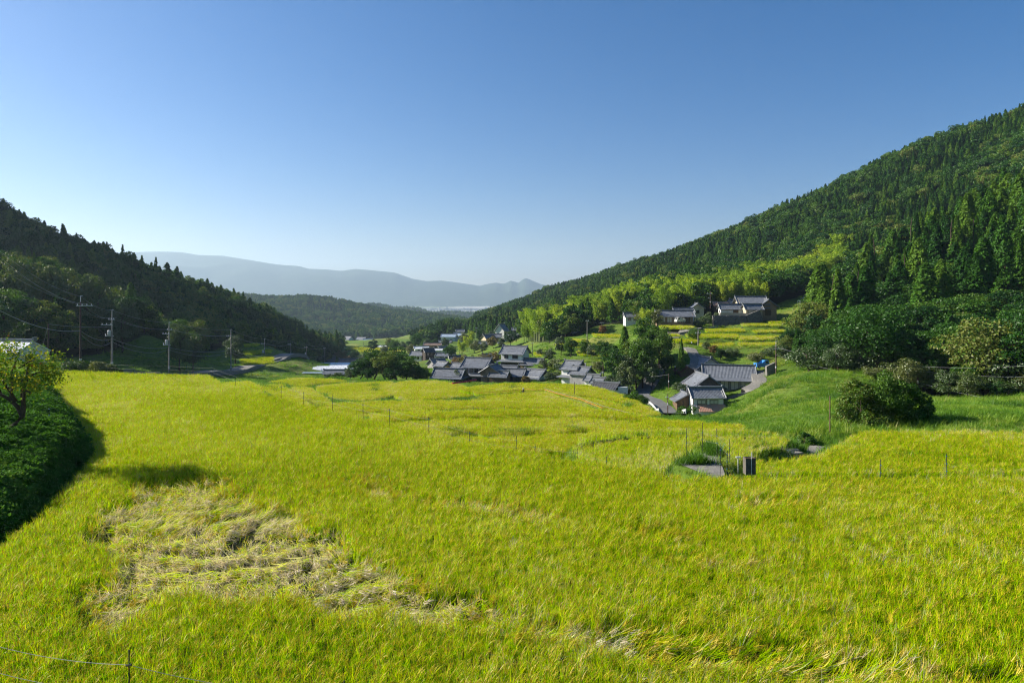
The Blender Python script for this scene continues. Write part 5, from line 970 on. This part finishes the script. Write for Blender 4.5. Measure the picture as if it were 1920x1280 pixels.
p10 = pole(1455, 648, 146, 'brown pole with pale pipe top above the house drive', .16, 'pole_dark', [(.6, -.5, .5, 0)], tip=True, py_base=709)
p11 = pole(1721, 684, 113, 'reddish brown pole in the grass below the sunlit forest', .13, 'pole_dark', [(1.1, -.2, .9, 1)])
p12 = pole(1332, 546, 252, 'brown double armed pole beside the large terrace farmhouse', .17, 'pole_dark', [(.9, -1.4, .6, 2), (2.6, -1.0, .2, 1)], tip=False, py_base=578)
p13 = pole(1101, 600, 232, 'tall thin pole at the head of the small terraces', .14, 'pole', [(.3, -.6, .6, 2)], py_base=642)
p14 = pole(1128, 604, 262, 'second pole under the bamboo by the small terraces', .14, 'pole', [(.3, -.8, .8, 2)], py_base=634)
p15 = pole(1131, 682, 166, 'reddish pole with short arm behind the village sheds', .14, 'pole_dark', [(2.2, -.8, .2, 1)], py_base=716)
p16 = pole(998, 642, 236, 'slim brown pole above the two storey storehouse', .14, 'pole_dark', [(.3, -.5, .5, 2)], py_base=670)
p17 = pole(919, 662, 206, 'slim village pole rising beside the white banded house', .13, 'pole_dark', [(.3, -.4, .4, 2)], py_base=700)
p18 = pole(1254, 700, 150, 'thin dark pole on the grassy bank by the lane', .10, 'pole_dark')
p19 = pole(1252, 738, 118, 'thin dark pole with small box standing at the lane edge', .10, 'pole_dark', [(.6, -.4, .2, 0)], py_base=783)
p20 = pole(1266, 686, 160, 'bare topped tree stump pole beside the ivy clad tree', .17, 'pole_dark'); p21 = pole(1297, 670, 172, 'pole at the turn of the farm footpath', .12, 'pole_dark'); p22 = pole(681, 640, 470, 'lone pole among the far yellow paddies', .15, 'pole_dark'); p23 = pole(893, 614, 470, 'pole standing in the dark knoll trees', .15, 'pole', [(.3, -1, 1, 2)])
def wire(a, b, sag, label, r=.022, n=14, group='overhead wires'):
    a, b = np.array(a, float), np.array(b, float); t = np.linspace(0, 1, n); p = a + (b - a) * t[:, None]; p[:, 2] -= sag * 4 * t * (1 - t)
    o = MB().tube(p - a, r, 4).build('power_wire', M['wire'], None, tuple(a)); tag(o, label, 'wire', group)
def off(p, dx=0, dz=0, dy=0): return (p[0] + dx, p[1] + dy, p[2] + dz)
L0 = 'thin overhead wire strung between two poles of the valley road line'
for k, (a, b) in enumerate(((p1, p2), (p2, p3), (p3, p4), (p4, p5), (p5, p6), (p6, p7), (p7, p8))):
    wire(off(a, -.4, -.55), off(b, -.4, -.6), .7, L0); wire(off(a, .6, -.55), off(b, .4, -.6), .8, L0); wire(off(a, 0, .9), off(b, 0, .9), .6, L0)
    wire(off(a, 0, -4.6), off(b, 0, -4.6), .8, L0, .035); wire(off(a, 0, -5.1), off(b, 0, -5.1), 1.3, L0, .03)
L1 = 'overhead wire coming down past the wood to the first brown pole'
for k, (py0, px0, dz, dx) in enumerate(((420, -60, .9, 0), (428, -60, -.4, -.4), (440, -60, -.4, .5), (462, -60, -.4, 1.2), (560, -40, -4.6, 0))): wire(P(px0, py0, 70), off(p1, dx, dz), 1.2, L1, .022 if k < 4 else .04, group='wires by the wood')
wire(off(p0, 0, -.1), off(p2, 0, -2.2), .3, 'thin wire from the reddish pole to the transformer pole'); wire(off(p0, 0, -.2), (p0[0] - 1.6, p0[1], p0[2] - 6), 0, 'guy wire staying the reddish brown pole', .015)
L2 = 'overhead wire crossing the sunlit forest foot'
for a, b in ((off(p10, 0, -2.0), off(p11, 0, -2.9)), (off(p10, .3, -.4), off(p11, .5, -1.0)), (off(p11, .5, -1.0), tuple(P(2050, 700, 95))), (off(p11, 0, -2.9), tuple(P(2080, 775, 85))), (off(p11, 0, -.2), tuple(P(2050, 672, 95)))): wire(a, b, .7, L2, .02, group='wires at the forest foot')
wire(off(p15, 0, -2.3), off(p18, 0, -.2), .8, 'wire from the reddish village pole to the lane bank pole'); wire(off(p13, 0, -.3), off(p14, 0, -.3), .3, 'wire between the two terrace head poles'); wire(off(p14, 0, -.3), tuple(P(1190, 598, 262)), .4, 'wire from the bamboo pole to the small house')

# ------------------------------------------------------------------ electric fences, stakes
M['stake'] = surf('fence_stake', (.03, .035, .03), .6, .2, 4); M['cord'] = surf('fence_cord', (.20, .22, .19), .6, .2, 4); M['clip'] = surf('fence_clip', (.08, .25, .30), .5, .2, 4)
def efence(label, posts, h=1.15, wires=(.45, .75, 1.05), r=.016, gap=None, lean=None):
    """posts: (px, py of the visible foot, level) -> stakes standing on the ground with clips, cords between"""
    pts = []
    for px, py, lv in posts:
        d = lv * K / (py - HY); x = (px - 960) / K * d; pts.append((x, d, gz(x, d)))
    o = np.array(pts[0]); t = thing('electric_fence', label, 'fence', tuple(o)); tops = []
    for i, p in enumerate(pts):
        q = np.array(p) - o; lx = random.uniform(-.05, .05); hh = h * random.uniform(.95, 1.08); s = MB().tube([q + (0, 0, -.2), q + (lx, 0, hh)], [r, r], 5).build('post', M['stake'], t)
        tops.append((q, lx, hh))
        for w in wires: MB().tube([q + (lx * w / hh - .035, -.01, w), q + (lx * w / hh + .035, -.01, w)], .022, 5).build('clip', M['clip'], s)
    for w in wires:
        for (qa, la, ha), (qb, lb, hb) in zip(tops[:-1], tops[1:]):
            tt = np.linspace(0, 1, 6)[:, None]; a = qa + (la * w / ha, 0, w); b = qb + (lb * w / hb, 0, w); p = a + (b - a) * tt; p[:, 2] -= 0.05 * 4 * (tt * (1 - tt))[:, 0]; MB().tube(p, .004, 4, False).build('cord', M['cord'], t)
    return t
efence('electric fence of thin dark stakes along the far rim of the big rice field', [(px, py, 8.35) for px, py in ((110, 706), (200, 700), (250, 703), (318, 703), (350, 706), (398, 709), (441, 724), (484, 731), (527, 748), (569, 762), (623, 772), (681, 788), (731, 799), (805, 814), (880, 830), (967, 843), (1003, 848), (1082, 861), (1138, 868), (1190, 873), (1222, 879))], 1.65, (1.1, 1.5))
efence('second line of thin stakes on the lower yellow terraces', [(px, py, 13.6) for px, py in ((632, 790), (668, 788), (708, 787), (742, 786), (781, 785), (802, 787), (812, 788), (850, 789), (887, 791), (946, 794))], 1.2, (.5, .9))
efence('short fence of stakes around the paved turning', [(1240, 878, 8.75), (1255, 870, 8.8), (1287, 860, 9.0), (1317, 858, 9.1), (1345, 862, 9.0), (1368, 866, 8.9), (1384, 862, 9.0)], 1.75, (.9, 1.3))
efence('stakes in front of the paved turning beside the concrete box', [(1322, 888, 8.55), (1331, 889, 8.55), (1350, 888, 8.6), (1362, 886, 8.6), (1409, 884, 8.6), (1484, 886, 8.5), (1500, 890, 8.4), (1610, 888, 8.45), (1650, 892, 8.3), (1749, 888, 8.45), (1776, 893, 8.3), (1897, 888, 8.45), (2010, 888, 8.45)], 1.75, (.9, 1.25, 1.6))
efence('stakes beside the field path and green gully', [(1462, 846, 9.9), (1478, 842, 10.0), (1496, 846, 9.8), (1519, 850, 9.6), (1526, 848, 9.6), (1551, 830, 9.9)], 1.2, (.5, .9))
efence('bent stakes with cords beside the persimmon bank', [(94, 742, 7.4), (108, 762, 7.6), (120, 782, 7.8), (92, 812, 7.4)], .9, (.4, .75))
x242 = [((242 - 960) / K * 12.9, 12.9), ((645 - 960) / K * 12.4, 12.4), ((-60 - 960) / K * 13.6, 13.6), ((1060 - 960) / K * 12.0, 12.0)]; x242 = sorted(x242)
o = (*x242[0], gz(*x242[0])); t = thing('electric_fence', 'black wire fence with knotted cords along the foreground field edge', 'fence', o); prev = None
for i, (x, y) in enumerate(x242):
    q = np.array([x, y, -8.78]) - np.array(o); hh = (2.32, 2.15, 1.85, 1.6)[i]; MB().tube([q + (0, 0, -.3), q + (0, 0, hh)], .012, 6).build('post', M['stake'], t)
    ks = [MB().tube([q + (-.05, -.02, w), q + (.06, -.02, w + .02)], .02, 5).build('clip', M['stake'], t) for w in (hh - .28, hh - .8)]
    if prev is not None:
        for w in (.28, .8):
            tt = np.linspace(0, 1, 12)[:, None]; a = prev[0] + (0, 0, prev[1] - w); b = q + (0, 0, hh - w); p = a + (b - a) * tt; p[:, 2] -= .12 * 4 * (tt * (1 - tt))[:, 0]; MB().tube(p, .006, 4, False).build('cord', M['cord'], t)
    prev = (q, hh)
def stake(px, py0, py1, d, label, mat='pole_dark', r=.04):
    a = P(px, py1, d); o = MB().tube([(0, 0, -.6), (0, 0, zat(py0, d) - a[2])], [r, r * .9], 6).build('stake', M[mat], None, tuple(a)); tag(o, label, 'stake')
stake(1556, 742, 811, 52.5, 'tall wooden stake standing alone in the green gully', 'wood', .05); stake(1077, 716, 738, 120, 'dark thin post in the bright yellow paddy', r=.06); stake(779, 736, 741, 128, 'small dark stump post in the yellow paddy', r=.1); stake(1007, 768, 779, 92, 'short crooked stake on the lower terrace', r=.06)
# concrete sluice box
M['box_concrete'] = surf('box_concrete', (.11, .10, .085), .9, .4, 5, bump=.3)
bx_ = P(1405, 886, 34.5); t = thing('sluice_box', 'weathered concrete box with open top standing at the rice edge', 'box', (bx_[0], bx_[1], -8.85)); MB().box(-.25, -.19, -.22, .22, 0, .84).box(.19, .25, -.22, .22, 0, .84).box(-.19, .19, .16, .22, 0, .83).box(-.19, .19, -.22, -.16, 0, .81)  .build('walls', M['box_concrete'], t); MB().tube([(0.02, -.25, 0), (0.02, -.25, 1.15)], .022, 6).build('pipe', M['steel'], t); MB().box(-.27, .27, -.235, -.14, .812, .86).build('rim', M['wood'], t)
bz = P(1384, 858, 37); tag(MB().box(-.12, .12, -.05, .05, 0, .07).box(-.02, .02, -.02, .02, -.9, 0).build('charger_sign', M['white_paint'], None, tuple(bz)), 'small white charger box on a stake by the paved turning', 'box')
# ------------------------------------------------------------------ guardrail, cords in the paddies
def rail(label, side, i0, i1, name='guardrail', mat='white_paint'):
    c = road_c + road_n * side; o = np.array([*c[i0], road_z[i0]]); t = thing(name, label, 'guardrail', tuple(o)); pts = np.column_stack([c, road_z])[i0:i1] - o
    mb = MB()
    for h in (.42, .62): mb.tube(pts + (0, 0, h), .10, 5)
    mb.build('rail', M[mat], t)
    for p in pts[::3]: MB().box(p[0] - .06, p[0] + .06, p[1] - .06, p[1] + .06, p[2] - .8, p[2] + .7).build('post', M['white_paint'], t)
rail('white guardrail curving along the outer side of the village lane', -2.15, 0, 46); rail('white guardrail on the bank side of the village lane', 2.15, 2, 24)
def cordline(name, label, cat, pts, lv, hgt, mat, r):
    q = []
    for px, py in pts: d = lv * K / (py - HY); q.append(((px - 960) / K * d, d, -lv - .5 + hgt))
    q = np.array(q); o = MB().tube(q - q[0], r, 5).build(name, M[mat], None, tuple(q[0])); tag(o, label, cat)
M['orange_net'] = surf('orange_net', (.62, .16, .05), .7, .2, 3); M['pinkflower'] = surf('pink_cloth', (.55, .04, .10), .7, .3, 2)
cordline('net_rope', 'white netting rope curving along the bright yellow paddy', 'rope', [(1020, 728), (1040, 735), (1060, 740.5), (1085, 745), (1100, 751), (1130, 762), (1180, 775)], 16.1, .6, 'concrete', .026)
cordline('net_rope', 'second white netting rope below the upper one', 'rope', [(1021, 732), (1045, 741), (1060, 744), (1085, 750), (1105, 757), (1135, 768), (1178, 777)], 16.1, .35, 'concrete', .02)
cordline('orange_net', 'orange netting strip between the two yellow paddies', 'net', [(895, 735.5), (940, 733), (985, 728.5), (1003, 729.8), (1021, 729.8), (1045, 737), (1062, 741.5), (1090, 748), (1106, 755), (1130, 764)], 16.1, .45, 'orange_net', .03)
for k, (a, b, lv) in enumerate((((848, 722), (868, 719.5), 17.4), ((868, 719.5), (893, 715), 17.4))):
    cordline('pink_net', 'bright pink netting in front of the village houses' if k == 0 else 'second length of bright pink netting running on to the round bush', 'net', [a, ((a[0] + b[0]) / 2, (a[1] + b[1]) / 2), b], lv, .9, 'pinkflower', .16)
x, y = XY(981, 118); t = thing('scarecrow', 'small dark scarecrow with a white head on the paddy rim', 'scarecrow', (x, y, -16.6)); MB().tube([(0, 0, -.6), (0, 0, .55), (0, 0, .95)], [.16, .2, .08], 7).build('body', M['darkwood'], t); MB().tube([(0, 0, .92), (0, 0, 1.0), (0, 0, 1.14), (0, 0, 1.2)], [.05, .12, .12, .03], 8).build('head', M['white_paint'], t); MB().tube([(-.4, 0, .7), (.4, 0, .72)], .05, 6).build('arms', M['darkwood'], t)
# ------------------------------------------------------------------ vehicles, garden frames
M['tyre'] = surf('tyre', (.02, .02, .02), .9, .2, 5); M['car_blue'] = surf('blue_car_paint', (.05, .22, .50), .3, .1, 2, spec=.6); M['lamp'] = surf('lamp_lens', (.6, .5, .4), .2, .1, 3)
def kei_truck(px, d, rz, label, paint, van=False, pz=None):
    x, y = XY(px, d); t = thing('small_truck' if not van else 'small_van', label, 'truck' if not van else 'van', (x, y, gz(x, y) if pz is None else pz), R(rz))
    prof = [(-1.65, .35), (1.65, .35), (1.65, .9), (1.45, 1.05), (1.15, 1.75), (-1.55 if van else .35, 1.78), (-1.65 if van else .25, .95), (-1.65, .9)]; v = [(x_, s, z_) for s in (-.7, .7) for x_, z_ in prof]; n = len(prof)
    mb = MB().add(v, [(i, (i + 1) % n, n + (i + 1) % n, n + i) for i in range(n)], [(0, k + 1, k) for k in range(1, n - 1)] + [(n, n + k, n + k + 1) for k in range(1, n - 1)]); b = mb.build('body', M[paint], t)
    if not van: MB().box(-1.66, .2, -.72, -.66, .9, 1.2).box(-1.66, .2, .66, .72, .9, 1.2).box(-1.68, -1.62, -.7, .7, .9, 1.2).build('bed_sides', M[paint], t)
    MB().add([(1.43, -.6, 1.1), (1.43, .6, 1.1), (1.2, .6, 1.7), (1.2, -.6, 1.7)], [(0, 1, 2, 3)]).build('windscreen', M['glass'], b)
    for s in (-1, 1):
        MB().box(.45, 1.1, s * .71 - .01, s * .71 + .01, 1.12, 1.62).build('side_window', M['glass'], b); MB().box(1.64, 1.68, s * .5 - .12, s * .5 + .12, .68, .84).build('headlight', M['lamp'], b)
        for xx in (-1.05, 1.1):
            w = MB().tube([(xx, s * .6, .27), (xx, s * .76, .27)], [.28, .28], 12).build('wheel', M['tyre'], t); MB().tube([(xx, s * .755, .27), (xx, s * .775, .27)], [.15, .14], 10).build('rim', M['steel'], w)
kei_truck(1275, 221, 200, 'small white truck parked before the long low farmhouse', 'white_paint', pz=zat(605, 221)); kei_truck(1429, 152, 10, 'small blue truck parked under the trees above the drive', 'car_blue', pz=zat(690, 152)); kei_truck(1163, 150, 170, 'small white van parked behind the brown barn', 'white_paint', True, pz=zat(740, 150))
for k, (px, py, d, w, l, m_) in enumerate(((1520, 556, 265, 4.5, 2.0, 'green_net'), (1516, 561, 262, 5.0, 2.0, 'film'), (1508, 566, 258, 4.0, 2.0, 'green_net'), (1566, 540, 284, 3.5, 1.6, 'film'))):
    b_ = P(px, py, d); t = thing('garden_frame', ('green netted vegetable frame highest on the slope', 'white covered vegetable frame between two green ones', 'lower green netted vegetable frame near the forest', 'small white sheet on the grass terrace edge')[k], 'frame', tuple(b_)); z0 = gz(b_[0], b_[1]) - b_[2]
    MB().box(-w / 2, w / 2, -l / 2, l / 2, .5, .58).build('cover', M[m_], t)
    for sx in (-1, 1):
        for sy in (-1, 1): MB().box(sx * w / 2 - .05, sx * w / 2 + .05, sy * l / 2 - .05, sy * l / 2 + .05, min(z0, 0) - .3, .5).build('post', M['steel'], t)
# ------------------------------------------------------------------ far town and haze
mb = MB(); nb = 5200; d = rng.uniform(3300, 6700, nb); px = rng.uniform(420, 1140, nb); X = (px - 960) / K * d; Z = ground(X, d); dens = noise(X, d, 600, 61)
for i in np.where((Z < -82) & (dens + rng.uniform(-.5, .7, nb) > 0))[0]:
    w, l, hgt = rng.uniform(9, 22), rng.uniform(9, 20), rng.choice([5, 6, 7, 9, 14, 24], p=[.3, .3, .2, .12, .06, .02])
    mb.box(X[i] - w / 2, X[i] + w / 2, d[i] - l / 2, d[i] + l / 2, Z[i] - 2, Z[i] + hgt)
M['town'] = surf('town', (.42, .42, .42), .7, .6, .02)
tag(mb.build('distant_town', M['town']), 'pale hazy town spread across the far plain', kind='stuff')
hz = MB().box(-12000, 12000, -6900, 13000, -150, 700).mesh('haze', None)
m, nt, out = new_mat('haze_air'); pv = N(nt, 'ShaderNodeVolumePrincipled'); pv.inputs['Color'].default_value = (.60, .80, 1.0, 1); pv.inputs['Density'].default_value = 9.2e-5; pv.inputs['Anisotropy'].default_value = .35
nt.links.new(pv.outputs[0], out.inputs['Volume']); hz.materials.append(m)
tag(obj('haze', hz), 'pale blue air between the valley and the far mountains', kind='stuff')
